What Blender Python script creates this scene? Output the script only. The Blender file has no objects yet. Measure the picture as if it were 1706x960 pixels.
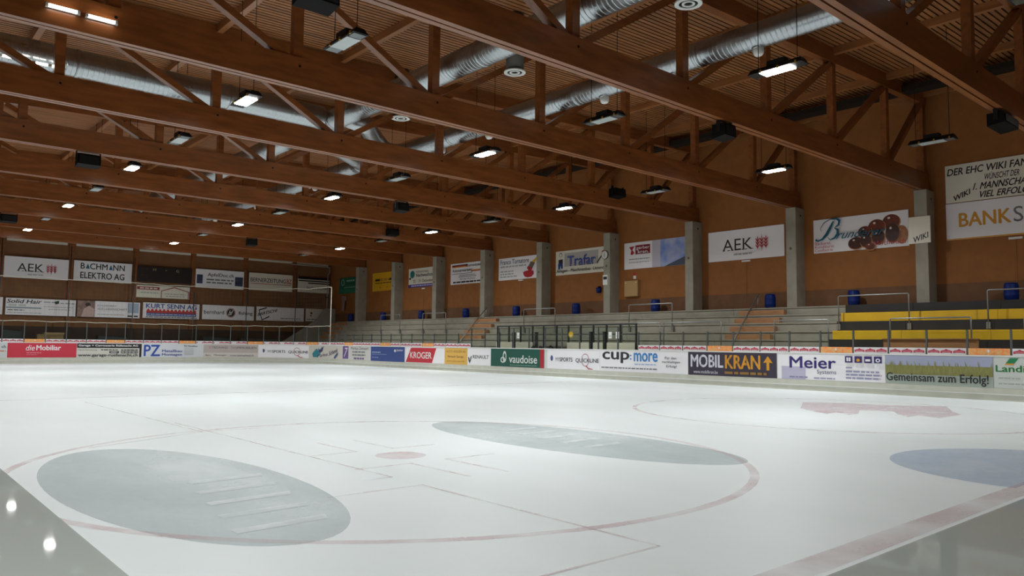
import bpy, math, random
from mathutils import Vector, Matrix
random.seed(7)
S = bpy.context.scene
COL = S.collection
PI = math.pi
# ------------------------------------------------------------------ camera
FPX = 1272.44
RW = ((0.7533039, 0.0571543, 0.6551844), (-0.6575832, 0.0490381, 0.7517842), (0.0108387, -0.9971603, 0.0745243))
cam_d = bpy.data.cameras.new('camera')
cam = bpy.data.objects.new('camera', cam_d); COL.objects.link(cam)
cam_d.sensor_width = 36.0; cam_d.lens = 36.0 * FPX / 1706.0
cam_d.clip_start = 0.05; cam_d.clip_end = 300
m = Matrix(((RW[0][0], -RW[0][1], -RW[0][2], 0), (RW[1][0], -RW[1][1], -RW[1][2], 0), (RW[2][0], -RW[2][1], -RW[2][2], 1.4), (0, 0, 0, 1)))
cam.matrix_world = m
S.camera = cam
# ------------------------------------------------------------------ world, exposure
w = bpy.data.worlds.new('world'); S.world = w; w.use_nodes = True
w.node_tree.nodes['Background'].inputs[0].default_value = (0.5, 0.55, 0.6, 1)
w.node_tree.nodes['Background'].inputs[1].default_value = 0.02
S.view_settings.view_transform = 'Standard'; S.view_settings.look = 'None'
S.view_settings.exposure = 0.0; S.view_settings.gamma = 1.0
S.view_settings.use_curve_mapping = False
FLOOD_W = 255.0        # watts of each burning floodlight
FLOOD_COL = (0.93, 0.99, 1.0)
# ------------------------------------------------------------------ materials
MATS = {}
def lin(c):
    return tuple(((v / 255.0) / 12.92 if v / 255.0 <= 0.04045 else ((v / 255.0 + 0.055) / 1.055) ** 2.4) for v in c)
def mat(name, rgb=None, rough=0.6, metal=0.0, var=0.0, scale=4.0, stretch=(1, 1, 1), emit=0.0, spec=0.5, col2=None, bump=0.0, linear=None):
    if name in MATS: return MATS[name]
    c = linear if linear else lin(rgb)
    mt = bpy.data.materials.new(name); mt.use_nodes = True
    nt = mt.node_tree; b = nt.nodes['Principled BSDF']
    b.inputs['Base Color'].default_value = (*c, 1)
    b.inputs['Roughness'].default_value = rough; b.inputs['Metallic'].default_value = metal
    b.inputs['Specular IOR Level'].default_value = spec
    if emit:
        b.inputs['Emission Color'].default_value = (*c, 1); b.inputs['Emission Strength'].default_value = emit
    if var or bump:
        tc = nt.nodes.new('ShaderNodeTexCoord'); mp = nt.nodes.new('ShaderNodeMapping'); nz = nt.nodes.new('ShaderNodeTexNoise')
        geo = nt.nodes.new('ShaderNodeNewGeometry')
        mp.inputs['Scale'].default_value = stretch
        nz.inputs['Scale'].default_value = scale; nz.inputs['Detail'].default_value = 6
        nt.links.new(geo.outputs['Position'], mp.inputs['Vector']); nt.links.new(mp.outputs[0], nz.inputs['Vector'])
        if var:
            rp = nt.nodes.new('ShaderNodeValToRGB')
            d = col2 if col2 else tuple(v * (1 - var) for v in c)
            l = tuple(min(1, v * (1 + var * 0.6)) for v in c)
            rp.color_ramp.elements[0].position = 0.3; rp.color_ramp.elements[0].color = (*d, 1)
            rp.color_ramp.elements[1].position = 0.72; rp.color_ramp.elements[1].color = (*l, 1)
            nt.links.new(nz.outputs[0], rp.inputs[0]); nt.links.new(rp.outputs[0], b.inputs['Base Color'])
        if bump:
            bp = nt.nodes.new('ShaderNodeBump'); bp.inputs['Strength'].default_value = bump; bp.inputs['Distance'].default_value = 0.01
            nt.links.new(nz.outputs[0], bp.inputs['Height']); nt.links.new(bp.outputs[0], b.inputs['Normal'])
    MATS[name] = mt
    return mt
_pc = {}
def P(r, g, b):
    """printed colour"""
    k = 'print_%d_%d_%d' % (r, g, b)
    return mat(k, (r, g, b), rough=0.45)
WOOD = mat('truss_timber', linear=(0.245, 0.080, 0.022), rough=0.30, var=0.32, scale=1.3, stretch=(1, 6, 6), bump=0.1)
WOOD2 = mat('purlin_timber', linear=(0.30, 0.115, 0.036), rough=0.32, var=0.25, scale=1.5, stretch=(5, 0.8, 5))
SLAT = mat('ceiling_slat_wood', linear=(0.30, 0.118, 0.038), rough=0.5, var=0.4, scale=0.9, stretch=(0.5, 6.2, 1))
DARK = mat('roof_void', (12, 9, 7), rough=0.9)
WALLM = mat('ochre_panel', linear=(0.30, 0.108, 0.022), rough=0.75, var=0.12, scale=3.0)
WALLB = mat('brown_wall_band', linear=(0.17, 0.075, 0.03), rough=0.75, var=0.15, scale=3.0)
WALLE = mat('end_wall_panel', linear=(0.20, 0.085, 0.028), rough=0.75, var=0.15, scale=2.0)
WALLD = mat('dark_brown_shade', linear=(0.045, 0.022, 0.014), rough=0.7, var=0.2, scale=1.5)  # shade low on the end wall, put into the brown
CONC = mat('concrete', linear=(0.33, 0.30, 0.24), rough=0.85, var=0.16, scale=2.0, bump=0.15)
CONC2 = mat('terrace_concrete', linear=(0.32, 0.295, 0.235), rough=0.85, var=0.14, scale=1.6, bump=0.15)
STEEL = mat('galvanised_rail', (150, 152, 150), rough=0.4, metal=0.7)
POSTM = mat('grey_shield_post', (95, 98, 98), rough=0.45, metal=0.5)
BLACKM = mat('black_metal', (20, 21, 22), rough=0.5, spec=0.2)
SPK = mat('black_speaker_box', (16, 14, 14), rough=0.7, spec=0.12)
BRASS = mat('brass_clip', (190, 150, 70), rough=0.35, metal=0.8)
WHITEP = mat('white_plastic', (225, 226, 222), rough=0.4)
BOARD = mat('board_white', (222, 221, 220), rough=0.4, var=0.05, scale=2.0)
KICK = mat('kick_plate', (200, 200, 186), rough=0.5, var=0.08, scale=3.0)
YEL = mat('yellow_paint', linear=(0.80, 0.47, 0.012), rough=0.5, var=0.1, scale=2)
BLK = mat('black_paint', linear=(0.022, 0.02, 0.02), rough=0.6, var=0.2, scale=2)
STEPW = mat('step_wood', linear=(0.40, 0.19, 0.08), rough=0.6, var=0.25, scale=2, stretch=(6, 1, 6))
BLUE = mat('blue_barrel_plastic', (18, 38, 104), rough=0.5, spec=0.2)
ROPE = mat('rope', (205, 200, 180), rough=0.8)
NETM = mat('net_cord', (120, 116, 105), rough=0.9)
PALE = mat('pale_band', (206, 200, 188), rough=0.6)

def lamp_mat(name, rgb, strength):
    mt = bpy.data.materials.new(name); mt.use_nodes = True
    nt = mt.node_tree; nt.nodes.clear()
    o = nt.nodes.new('ShaderNodeOutputMaterial'); e = nt.nodes.new('ShaderNodeEmission')
    e.inputs[0].default_value = (*rgb, 1); e.inputs[1].default_value = strength
    nt.links.new(e.outputs[0], o.inputs[0]); return mt
LIT = lamp_mat('burning_lamp', (1.0, 0.98, 0.95), 40.0)
TUBE_REFL = lamp_mat('reflected_tube', (1.0, 0.96, 0.88), 14.0)  # glow standing in for tubes mirrored in the glass

def glass_mat():
    mt = bpy.data.materials.new('shield_glass'); mt.use_nodes = True
    nt = mt.node_tree; nt.nodes.clear()
    o = nt.nodes.new('ShaderNodeOutputMaterial'); mx = nt.nodes.new('ShaderNodeMixShader')
    t = nt.nodes.new('ShaderNodeBsdfTransparent'); g = nt.nodes.new('ShaderNodeBsdfGlossy'); fr = nt.nodes.new('ShaderNodeFresnel')
    t.inputs[0].default_value = (0.94, 0.97, 0.955, 1); g.inputs['Roughness'].default_value = 0.03
    fr.inputs[0].default_value = 1.45
    ge = nt.nodes.new('ShaderNodeNewGeometry'); iv = nt.nodes.new('ShaderNodeMath'); iv.operation = 'SUBTRACT'; iv.inputs[0].default_value = 1.0
    ml = nt.nodes.new('ShaderNodeMath'); ml.operation = 'MULTIPLY'
    nt.links.new(ge.outputs['Backfacing'], iv.inputs[1]); nt.links.new(iv.outputs[0], ml.inputs[1]); nt.links.new(fr.outputs[0], ml.inputs[0])
    nt.links.new(ml.outputs[0], mx.inputs[0]); nt.links.new(t.outputs[0], mx.inputs[1]); nt.links.new(g.outputs[0], mx.inputs[2])
    nt.links.new(mx.outputs[0], o.inputs[0]); return mt
GLASS = glass_mat()

def duct_mat():
    mt = bpy.data.materials.new('spiral_duct_metal'); mt.use_nodes = True
    nt = mt.node_tree; b = nt.nodes['Principled BSDF']
    b.inputs['Base Color'].default_value = (0.44, 0.47, 0.49, 1); b.inputs['Metallic'].default_value = 1.0; b.inputs['Roughness'].default_value = 0.33
    nz = nt.nodes.new('ShaderNodeTexNoise'); nz.inputs['Scale'].default_value = 2.5
    geo = nt.nodes.new('ShaderNodeNewGeometry'); nt.links.new(geo.outputs['Position'], nz.inputs['Vector'])
    mr = nt.nodes.new('ShaderNodeMapRange'); mr.inputs['To Min'].default_value = 0.22; mr.inputs['To Max'].default_value = 0.42
    nt.links.new(nz.outputs[0], mr.inputs[0]); nt.links.new(mr.outputs[0], b.inputs['Roughness'])
    return mt
DUCT = duct_mat()

def ice_mat():
    mt = bpy.data.materials.new('scraped_ice'); mt.use_nodes = True
    nt = mt.node_tree; b = nt.nodes['Principled BSDF']
    geo = nt.nodes.new('ShaderNodeNewGeometry'); mp = nt.nodes.new('ShaderNodeMapping'); nz = nt.nodes.new('ShaderNodeTexNoise')
    mp.inputs['Scale'].default_value = (0.5, 0.18, 1); nz.inputs['Scale'].default_value = 1.2; nz.inputs['Detail'].default_value = 8
    rp = nt.nodes.new('ShaderNodeValToRGB')
    rp.color_ramp.elements[0].position = 0.25; rp.color_ramp.elements[0].color = (0.71, 0.76, 0.75, 1)
    rp.color_ramp.elements[1].position = 0.75; rp.color_ramp.elements[1].color = (0.80, 0.83, 0.83, 1)
    nt.links.new(geo.outputs['Position'], mp.inputs[0]); nt.links.new(mp.outputs[0], nz.inputs['Vector'])
    nt.links.new(nz.outputs[0], rp.inputs[0]); nt.links.new(rp.outputs[0], b.inputs['Base Color'])
    b.inputs['Roughness'].default_value = 0.45; b.inputs['Specular IOR Level'].default_value = 0.25
    return mt
ICE = ice_mat()
def wet_mat():
    mt = bpy.data.materials.new('wet_ice'); mt.use_nodes = True
    nt = mt.node_tree; b = nt.nodes['Principled BSDF']
    b.inputs['Base Color'].default_value = (0.55, 0.60, 0.56, 1); b.inputs['Alpha'].default_value = 0.85; b.inputs['Roughness'].default_value = 0.035; b.inputs['Specular IOR Level'].default_value = 0.6
    nz = nt.nodes.new('ShaderNodeTexNoise'); nz.inputs['Scale'].default_value = 1.5
    bp = nt.nodes.new('ShaderNodeBump'); bp.inputs['Strength'].default_value = 0.05; bp.inputs['Distance'].default_value = 0.02
    nt.links.new(nz.outputs[0], bp.inputs['Height']); nt.links.new(bp.outputs[0], b.inputs['Normal']); return mt
WET = wet_mat()
def paint_mat(name, rgb, lo, hi, scale=1.6, stretch=(1, 1, 1)):
    """paint lying under the ice: worn, partly covered by snow"""
    mt = bpy.data.materials.new(name); mt.use_nodes = True
    nt = mt.node_tree; b = nt.nodes['Principled BSDF']
    b.inputs['Base Color'].default_value = (*rgb, 1); b.inputs['Roughness'].default_value = 0.45; b.inputs['Specular IOR Level'].default_value = 0.25
    geo = nt.nodes.new('ShaderNodeNewGeometry'); mp = nt.nodes.new('ShaderNodeMapping'); nz = nt.nodes.new('ShaderNodeTexNoise')
    mp.inputs['Scale'].default_value = stretch; nz.inputs['Scale'].default_value = scale; nz.inputs['Detail'].default_value = 7
    mr = nt.nodes.new('ShaderNodeMapRange'); mr.inputs['From Min'].default_value = 0.3; mr.inputs['From Max'].default_value = 0.7
    mr.inputs['To Min'].default_value = lo; mr.inputs['To Max'].default_value = hi
    nt.links.new(geo.outputs['Position'], mp.inputs[0]); nt.links.new(mp.outputs[0], nz.inputs['Vector']); nt.links.new(nz.outputs[0], mr.inputs[0])
    nt.links.new(mr.outputs[0], b.inputs['Alpha']); return mt
PRED = paint_mat('faded_red_line', (0.68, 0.47, 0.48), 0.08, 0.46)
PGREY = paint_mat('faded_grey_logo', (0.52, 0.58, 0.585), 0.22, 0.74, 0.8, (1, 0.5, 1))
PBLUE = paint_mat('faded_blue_crease', (0.52, 0.60, 0.72), 0.4, 0.8)
PSNOW = paint_mat('snow_white_letter', (0.80, 0.84, 0.85), 0.35, 0.8, 3.0)
PDARK = paint_mat('faded_dark_line', (0.5, 0.5, 0.53), 0.1, 0.5)
PGOAL = paint_mat('faded_goal_line', (0.66, 0.50, 0.50), 0.1, 0.5, 1.2)
PTHIN = paint_mat('thin_red_line', (0.60, 0.42, 0.43), 0.12, 0.6)
PPINK = paint_mat('faded_pink_logo', (0.72, 0.56, 0.60), 0.25, 0.65)

# ------------------------------------------------------------------ mesh helpers
class MB:
    def __init__(s): s.v = []; s.f = []
    def add(s, vs, fs):
        o = len(s.v); s.v += [tuple(p) for p in vs]; s.f += [tuple(i + o for i in f) for f in fs]; return s
    def box(s, x0, x1, y0, y1, z0, z1):
        vs = [(x0, y0, z0), (x1, y0, z0), (x1, y1, z0), (x0, y1, z0), (x0, y0, z1), (x1, y0, z1), (x1, y1, z1), (x0, y1, z1)]
        return s.add(vs, [(0, 3, 2, 1), (4, 5, 6, 7), (0, 1, 5, 4), (1, 2, 6, 5), (2, 3, 7, 6), (3, 0, 4, 7)])
    def beam(s, a, b, w_, h_, up=(0, 0, 1)):
        a = Vector(a); b = Vector(b); d = (b - a).normalized(); u = Vector(up); sd = d.cross(u)
        if sd.length < 1e-4: sd = d.cross(Vector((0, 1, 0)))
        sd.normalize(); u = sd.cross(d)
        vs = []
        for p in (a, b):
            for i, j in ((-1, -1), (1, -1), (1, 1), (-1, 1)): vs.append(p + sd * (i * w_ / 2) + u * (j * h_ / 2))
        return s.add(vs, [(0, 1, 2, 3), (7, 6, 5, 4), (0, 4, 5, 1), (1, 5, 6, 2), (2, 6, 7, 3), (3, 7, 4, 0)])
    def tube(s, pts, r, n=8, cap=True):
        """swept tube along points; r a number or one per point"""
        pts = [Vector(p) for p in pts]; rs = r if isinstance(r, (list, tuple)) else [r] * len(pts)
        o = len(s.v); prev = None
        for i, p in enumerate(pts):
            d = (pts[min(i + 1, len(pts) - 1)] - pts[max(i - 1, 0)]).normalized()
            if prev is None:
                sd = d.cross(Vector((0, 0, 1)))
                if sd.length < 1e-3: sd = Vector((1, 0, 0))
            else:
                sd = prev - d * prev.dot(d)
            sd.normalize(); prev = sd; u = sd.cross(d)
            for k in range(n):
                a = 2 * PI * k / n; s.v.append(tuple(p + (sd * math.cos(a) + u * math.sin(a)) * rs[i]))
        for i in range(len(pts) - 1):
            for k in range(n):
                q = (k + 1) % n; s.f.append((o + i * n + k, o + i * n + q, o + (i + 1) * n + q, o + (i + 1) * n + k))
        if cap:
            s.f.append(tuple(o + k for k in range(n))[::-1]); e = o + (len(pts) - 1) * n; s.f.append(tuple(e + k for k in range(n)))
        return s
    def build(s, name, mt, parent=None, smooth=False, origin=None):
        if origin is None and parent is not None: origin = Vector(parent.get('_o', (0, 0, 0)))
        og = Vector(origin) if origin is not None else Vector((0, 0, 0))
        me = bpy.data.meshes.new(name); me.from_pydata([(x - og.x, y - og.y, z - og.z) for x, y, z in s.v], [], s.f)
        me.materials.append(mt)
        if smooth: me.polygons.foreach_set('use_smooth', [True] * len(me.polygons))
        me.update()
        o = bpy.data.objects.new(name, me); COL.objects.link(o)
        if parent is not None: o.parent = parent
        elif origin is not None: o.location = og
        return o
ORG = {}
def tag(o, label=None, cat=None, group=None, kind=None):
    if label: o['label'] = label
    if cat: o['category'] = cat
    if group: o['group'] = group
    if kind: o['kind'] = kind
    return o
class Thing:
    """an Empty at the base of a thing; parts are given in world coordinates"""
    def __init__(s, name, label, cat, loc, group=None, kind=None):
        s.o = bpy.data.objects.new(name, None); COL.objects.link(s.o); s.o.location = loc; s.o.empty_display_size = 0.1
        s.loc = Vector(loc); tag(s.o, label, cat, group, kind)
    def part(s, name, mb, mt, smooth=False, parent=None, label=None):
        o = mb.build(name, mt, None, smooth, origin=s.loc); o.location = (0, 0, 0); o.parent = parent or s.o
        if label: o['label'] = label
        return o
    def copy(s, loc, label, group=None):
        t = Thing.__new__(Thing); t.o = s.o.copy(); COL.objects.link(t.o); t.o.location = loc; t.loc = Vector(loc); t.o['label'] = label
        if group: t.o['group'] = group
        for ch in s.o.children:
            c = ch.copy(); COL.objects.link(c); c.parent = t.o
            for g in ch.children:
                d = g.copy(); COL.objects.link(d); d.parent = c
        return t
def struct(name, mb, mt, parent=None, smooth=False):
    o = mb.build(name, mt, None, smooth)
    if parent is None: o['kind'] = 'structure'
    else: o.parent = parent
    return o
ORD = ['first', 'second', 'third', 'fourth', 'fifth', 'sixth', 'seventh', 'eighth', 'ninth', 'tenth', 'eleventh', 'twelfth', 'thirteenth', 'fourteenth', 'fifteenth', 'sixteenth', 'seventeenth', 'eighteenth', 'nineteenth', 'twentieth']
ORD += ['twenty-' + a for a in ORD[:9]] + ['thirtieth'] + ['thirty-' + a for a in ORD[:9]] + ['fortieth'] + ['forty-' + a for a in ORD[:9]] + ['fiftieth'] + ['fifty-' + a for a in ORD[:9]] + ['sixtieth'] + ['sixty-' + a for a in ORD[:9]] + ['seventieth'] + ['seventy-' + a for a in ORD[:9]]

# ------------------------------------------------------------------ building dimensions
XB = 24.3; YEND = 53.0; RC = 7.0             # rink boards
XC = 28.5; XW = 29.2; YW = 55.65             # column face, side wall, end wall
XCEN = 10.95; PANEL = 3.72
TY = lambda k: 10.75 + 4.94 * k              # truss planes
ZT = lambda x: 9.77 + 0.033 * x              # underside of the slatted ceiling

# ------------------------------------------------------------------ floor
fl = struct('floor', MB().box(-8, 30, -6.5, 56, -0.2, 0.0), ICE)
def flat(name, polys, mt, z):
    mb = MB()
    for p in polys: mb.add([(x, y, z) for x, y in p], [tuple(range(len(p)))])
    o = mb.build(name, mt); o.parent = fl; return o
def ring_poly(cx, cy, r0, r1, n=72, a0=0, a1=2 * PI):
    out = []
    for i in range(n):
        a = a0 + (a1 - a0) * i / n; b = a0 + (a1 - a0) * (i + 1) / n
        out.append([(cx + r0 * math.cos(a), cy + r0 * math.sin(a)), (cx + r1 * math.cos(a), cy + r1 * math.sin(a)), (cx + r1 * math.cos(b), cy + r1 * math.sin(b)), (cx + r0 * math.cos(b), cy + r0 * math.sin(b))])
    return out
def ell(cx, cy, rx, ry, n=64): return [(cx + rx * math.cos(2 * PI * i / n), cy + ry * math.sin(2 * PI * i / n)) for i in range(n)]
def rect(x0, x1, y0, y1): return [(x0, y0), (x1, y0), (x1, y1), (x0, y1)]
flat('water_film', [rect(-8, 1.36, 2.35, 30), rect(-8, 24.2, -6, 2.35)], WET, 0.004)
flat('goal_line', [rect(1.36, 23.5, 2.40, 2.64)], PGOAL, 0.003)
for cx in (5.36, 16.54):
    flat('face_off_circle', ring_poly(cx, 8.25, 4.2, 4.3), PRED, 0.003)
    flat('face_off_spot', [ell(cx, 8.25, 0.32, 0.32, 32)], PRED, 0.003)
def seg(a, b, w_=.035):
    d = Vector((b[0] - a[0], b[1] - a[1])).normalized() * (w_ / 2); n = Vector((-d.y, d.x))
    return [(a[0] - d.x + n.x, a[1] - d.y + n.y), (a[0] - d.x - n.x, a[1] - d.y - n.y), (b[0] + d.x - n.x, b[1] + d.y - n.y), (b[0] + d.x + n.x, b[1] + d.y + n.y)]
for ln in ([(5.08, 9.92), (5.08, 8.85), (4.45, 8.85)], [(5.63, 9.9), (5.63, 8.85), (6.3, 8.85)], [(4.38, 7.62), (5.1, 7.62), (5.1, 6.5)], [(6.38, 7.65), (5.63, 7.65), (5.63, 6.5)]):
    flat('hash_mark', [seg(p, q, .04) for p, q in zip(ln[:-1], ln[1:])], PRED, 0.0035)
for ln in ([(4.37, 13.8), (4.42, 6.96), (4.1, 6.96)], [(3.4, 6.4), (4.42, 6.4), (4.4, 3.45), (2.6, 3.45)], [(4.2, 19.5), (4.28, 12.2)], [(2.49, 11.2), (4.3, 12.2), (5.2, 12.2)]):
    flat('training_line', [seg(p, q, .022) for p, q in zip(ln[:-1], ln[1:])], PTHIN, 0.0045)
flat('ice_advert', [ell(2.55, 8.0, 1.07, 2.95)], PGREY, 0.002)
flat('ice_advert', [ell(8.25, 8.25, 1.1, 3.05)], PGREY, 0.002)
for cx, cy in ((2.75, 6.9), (8.3, 8.6)):
    flat('ice_lettering', [[(cx - 0.5 + 0.1 * k, cy - 1.3 + 0.55 * k), (cx + 0.25 + 0.1 * k, cy - 1.25 + 0.55 * k), (cx + 0.3 + 0.1 * k, cy - 1.1 + 0.55 * k), (cx - 0.5 + 0.1 * k, cy - 1.16 + 0.55 * k)] for k in range(5)], PSNOW, 0.004)
flat('goal_crease', [[(XCEN + 1.87 * math.cos(PI * i / 32), 2.58 + 1.87 * math.sin(PI * i / 32)) for i in range(33)]], PBLUE, 0.002)
flat('ice_lettering', [[(18.85, 10.09), (19.63, 9.1), (19.6, 8.54), (20.66, 7.28), (19.04, 6.59), (18.34, 6.17), (17.01, 6.14), (17.3, 6.66), (16.73, 6.65), (17.3, 7.09), (17.86, 7.39), (17.59, 8.04), (16.56, 7.6), (16.2, 7.63), (16.51, 8.07), (15.96, 8.0), (16.29, 8.44), (16.93, 9.12)]], PPINK, 0.002)
flat('cross_line', [rect(1.5, 23.8, 20.96, 21.05)], PDARK, 0.003)

# ------------------------------------------------------------------ walls
struct('wall_right', MB().box(XW, XW + 0.25, -6.5, YW + 0.3, 0, 11.2), WALLM)
wb = struct('trim_1', MB().box(XW - 0.02, XW, -6.5, YW, 3.0, 3.72), WALLB)  # thin strip, darker brown than the wall above it
we = struct('wall_back', MB().box(-8, XW + 0.25, YW, YW + 0.25, 0, 11.2), WALLE)
struct('trim_2', MB().box(-8, XW, YW - 0.05, YW, 0, 2.25), WALLD)  # dark strip painting the shade on the lower end wall
struct('wall_left', MB().box(-8.25, -8, -6.5, YW + 0.25, 0, 11.2), WALLM)
struct('wall_front', MB().box(-8.25, XW + 0.25, -6.75, -6.5, 0, 11.2), WALLM)
for i, x in enumerate((-0.5, 3.3, 7.0, 10.75, 14.6, 18.38, 22.2, 26.05)):
    struct('trim_%d' % (3 + i), MB().box(x - 0.13, x + 0.13, YW - 0.14, YW, 2.25, 9.0), WOOD)
pb = MB()
for a, b in ((-0.3, 3.1), (3.5, 6.8), (7.2, 10.5), (11.0, 14.4), (14.8, 18.2), (18.6, 22.0), (22.4, 25.85), (26.2, 28.9)): pb.box(a, b, YW - 0.06, YW, 7.50, 8.3)
pb.build('pale_panel', PALE).parent = we
# ceiling: dark void board and wooden slats with open joints
ce = struct('ceiling', MB().add([(-8.2, -6.6, ZT(-8.2) + 0.08), (XW + .2, -6.6, ZT(XW + .2) + 0.08), (XW + .2, YW + .2, ZT(XW + .2) + 0.08), (-8.2, YW + .2, ZT(-8.2) + 0.08)], [(0, 3, 2, 1)]), DARK)
sl = MB()
y = -6.4
while y < YW:
    x0, x1 = -8.0, XW
    vs = []
    for x in (x0, x1):
        z = ZT(x)
        vs += [(x, y, z), (x, y + 0.115, z), (x, y + 0.115, z + 0.03), (x, y, z + 0.03)]
    sl.add(vs, [(0, 1, 2, 3), (7, 6, 5, 4), (0, 4, 5, 1), (1, 5, 6, 2), (2, 6, 7, 3), (3, 7, 4, 0)])
    y += 0.16
so = sl.build('slats', SLAT); so.parent = ce; so['kind'] = 'stuff'
for i in range(-5, 6):
    x = XCEN + PANEL * i
    if x > XW: x = XW - 0.3
    if x < -8: x = -7.7
    t = Thing('purlin', 'timber purlin under the slatted ceiling, %s from the stand side' % ORD[5 - i], 'purlin', (x, 25, ZT(x) - 0.2), 'roof purlins')
    t.part('beam', MB().add([(x - .08, -6.4, ZT(x) - .22), (x + .08, -6.4, ZT(x) - .22), (x + .08, YW, ZT(x) - .22), (x - .08, YW, ZT(x) - .22), (x - .08, -6.4, ZT(x) - .004), (x + .08, -6.4, ZT(x) - .004), (x + .08, YW, ZT(x) - .004), (x - .08, YW, ZT(x) - .004)], [(0, 3, 2, 1), (4, 5, 6, 7), (0, 1, 5, 4), (1, 2, 6, 5), (2, 3, 7, 6), (3, 0, 4, 7)]), WOOD2)
t = Thing('cable_tray', 'long dark cable tray under the ceiling beside the stand wall', 'cable tray', (27.2, 25, 10.25))
TRAYM = mat('dusty_dark_tray', (44, 36, 30), rough=.9, spec=.1)
t.part('tray', MB().box(27.0, 27.5, -6, 50, 10.25, 10.32), TRAYM)
t.part('side_rail', MB().box(26.98, 27.0, -6, 50, 10.25, 10.45), TRAYM)
t.part('side_rail', MB().box(27.5, 27.52, -6, 50, 10.25, 10.45), TRAYM)

# ------------------------------------------------------------------ trusses
def truss(k):
    Y = TY(k)
    t = Thing('roof_truss', 'brown glued-timber roof truss spanning the hall, %s from the camera' % ORD[k + 1], 'truss', (XCEN, Y, 7.06), 'roof trusses')
    xl, xr = -7.5, 29.1
    for s in (-1, 1):
        y0 = Y + s * 0.085
        t.part('lower_chord', MB().box(xl, xr, y0 - 0.065, y0 + 0.065, 7.06, 7.70), WOOD)
    def zt(x): return ZT(x) - 0.012
    t.part('upper_chord', MB().add([(xl, Y - .12, zt(xl) - .46), (xr, Y - .12, zt(xr) - .46), (xr, Y + .12, zt(xr) - .46), (xl, Y + .12, zt(xl) - .46), (xl, Y - .12, zt(xl)), (xr, Y - .12, zt(xr)), (xr, Y + .12, zt(xr)), (xl, Y + .12, zt(xl))], [(0, 3, 2, 1), (4, 5, 6, 7), (0, 1, 5, 4), (1, 2, 6, 5), (2, 3, 7, 6), (3, 0, 4, 7)]), WOOD)
    xs = [XCEN + PANEL * i for i in range(-4, 5)]
    for x in xs: t.part('post', MB().box(x - .11, x + .11, Y - .1, Y + .1, 7.3, zt(x) - .45), WOOD)
    for x in (xl + .3, 28.85): t.part('post', MB().box(x - .13, x + .13, Y - .12, Y + .12, 7.7, zt(x) - .45), WOOD)
    for i in range(5):
        a = XCEN + PANEL * i + 0.16; b = min(XCEN + PANEL * (i + 1) - .16, 28.7)
        t.part('diagonal', MB().beam((a, Y, 7.62), (b, Y, zt(b) - .5), .16, .2, (0, 1, 0)), WOOD)
        a2 = 2 * XCEN - a; b2 = max(2 * XCEN - b, xl + .5)
        t.part('diagonal', MB().beam((a2, Y, 7.62), (b2, Y, zt(b2) - .5), .16, .2, (0, 1, 0)), WOOD)
    for x in xs: t.part('bolt', MB().tube([(x + .02, Y - .157, 7.5), (x + .02, Y - .15, 7.5)], .03, 8), BLACKM)
for k in range(-1, 9): truss(k)

# ------------------------------------------------------------------ concrete columns
for k in range(-1, 9):
    Y = TY(k) - 0.05
    t = Thing('concrete_column', 'square concrete column against the ochre wall, %s from the right picture edge' % ORD[max(k, 0)] if k >= 0 else 'square concrete column just outside the right picture edge', 'column', (XC + .35, Y, 3.02), 'wall columns')
    t.part('shaft', MB().box(XC, XW - 0.003, Y - .21, Y + .21, 3.02, 7.055), CONC)
    t.part('anchor_hole', MB().tube([(XC + .4, Y - .2105, 6.75), (XC + .4, Y - .213, 6.75)], .045, 10), BLACKM)
    if k >= 0: t.part('anchor_plate', MB().tube([(XC - .0005, Y + .02, 5.4), (XC - .004, Y + .02, 5.4)], .06, 10), mat('stain_grey', (96, 92, 84), rough=.9))

# ------------------------------------------------------------------ terrace
tiers = [(28.2, 3.02), (27.85, 2.71), (27.5, 2.38), (27.15, 2.04), (26.8, 1.72), (26.45, 1.38), (26.1, 1.0)]
t = Thing('spectator_terrace', 'stepped pale concrete standing terrace along the side wall', 'terrace', (27.5, 25, 0))
ys = [3.3 + 4.94 * i for i in range(-1, 11)]
for i, (x, z) in enumerate(tiers):
    xb = XW if i == 0 else tiers[i - 1][0]
    for a, b in zip(ys[:-1], ys[1:]):
        b = min(b, YW - .1)
        t.part('concrete_block', MB().box(x, xb - .003, a + .006, b - .006, max(z - 0.6, 0.01), z - .05).box(x - .035, xb - .04, a + .006, b - .006, z - .05, z), CONC2)
for i, (x, z) in enumerate(tiers[:5]):
    zb = tiers[i + 1][1]
    for a, b in ((3.4 - 2, 8.2), (8.21, 10.9), (10.91, 13.31)):
        t.part('painted_riser', MB().box(x - 0.050, x - .036, a, b, zb + .005, z + .003), BLK if i % 2 == 0 else YEL, label='glossy yellow painted riser panel' if i % 2 else 'black painted riser panel')
        t.part('painted_tread', MB().box(x - .05, (XW if i == 0 else tiers[i - 1][0]) - .055, a, b, z + .003, z + .008), BLK if i % 2 == 0 else YEL)
def stair(y0, y1, label):
    t = Thing('wooden_stair', label, 'steps', (27.4, (y0 + y1) / 2, 1.38), 'wooden aisle steps')
    for i in range(4):
        x, z = tiers[i + 1]
        t.part('step', MB().box(tiers[i][0] - .26, tiers[i][0] - .04, y0, y1, z + .002, z + .20), STEPW)
stair(15.69, 17.7, 'brown wooden aisle steps beside the yellow and black tiers')
stair(33.43, 35.45, 'brown wooden aisle steps in the middle of the far terrace')
stair(51.0, 53.0, 'dim wooden aisle steps in the far corner of the terrace')
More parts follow.
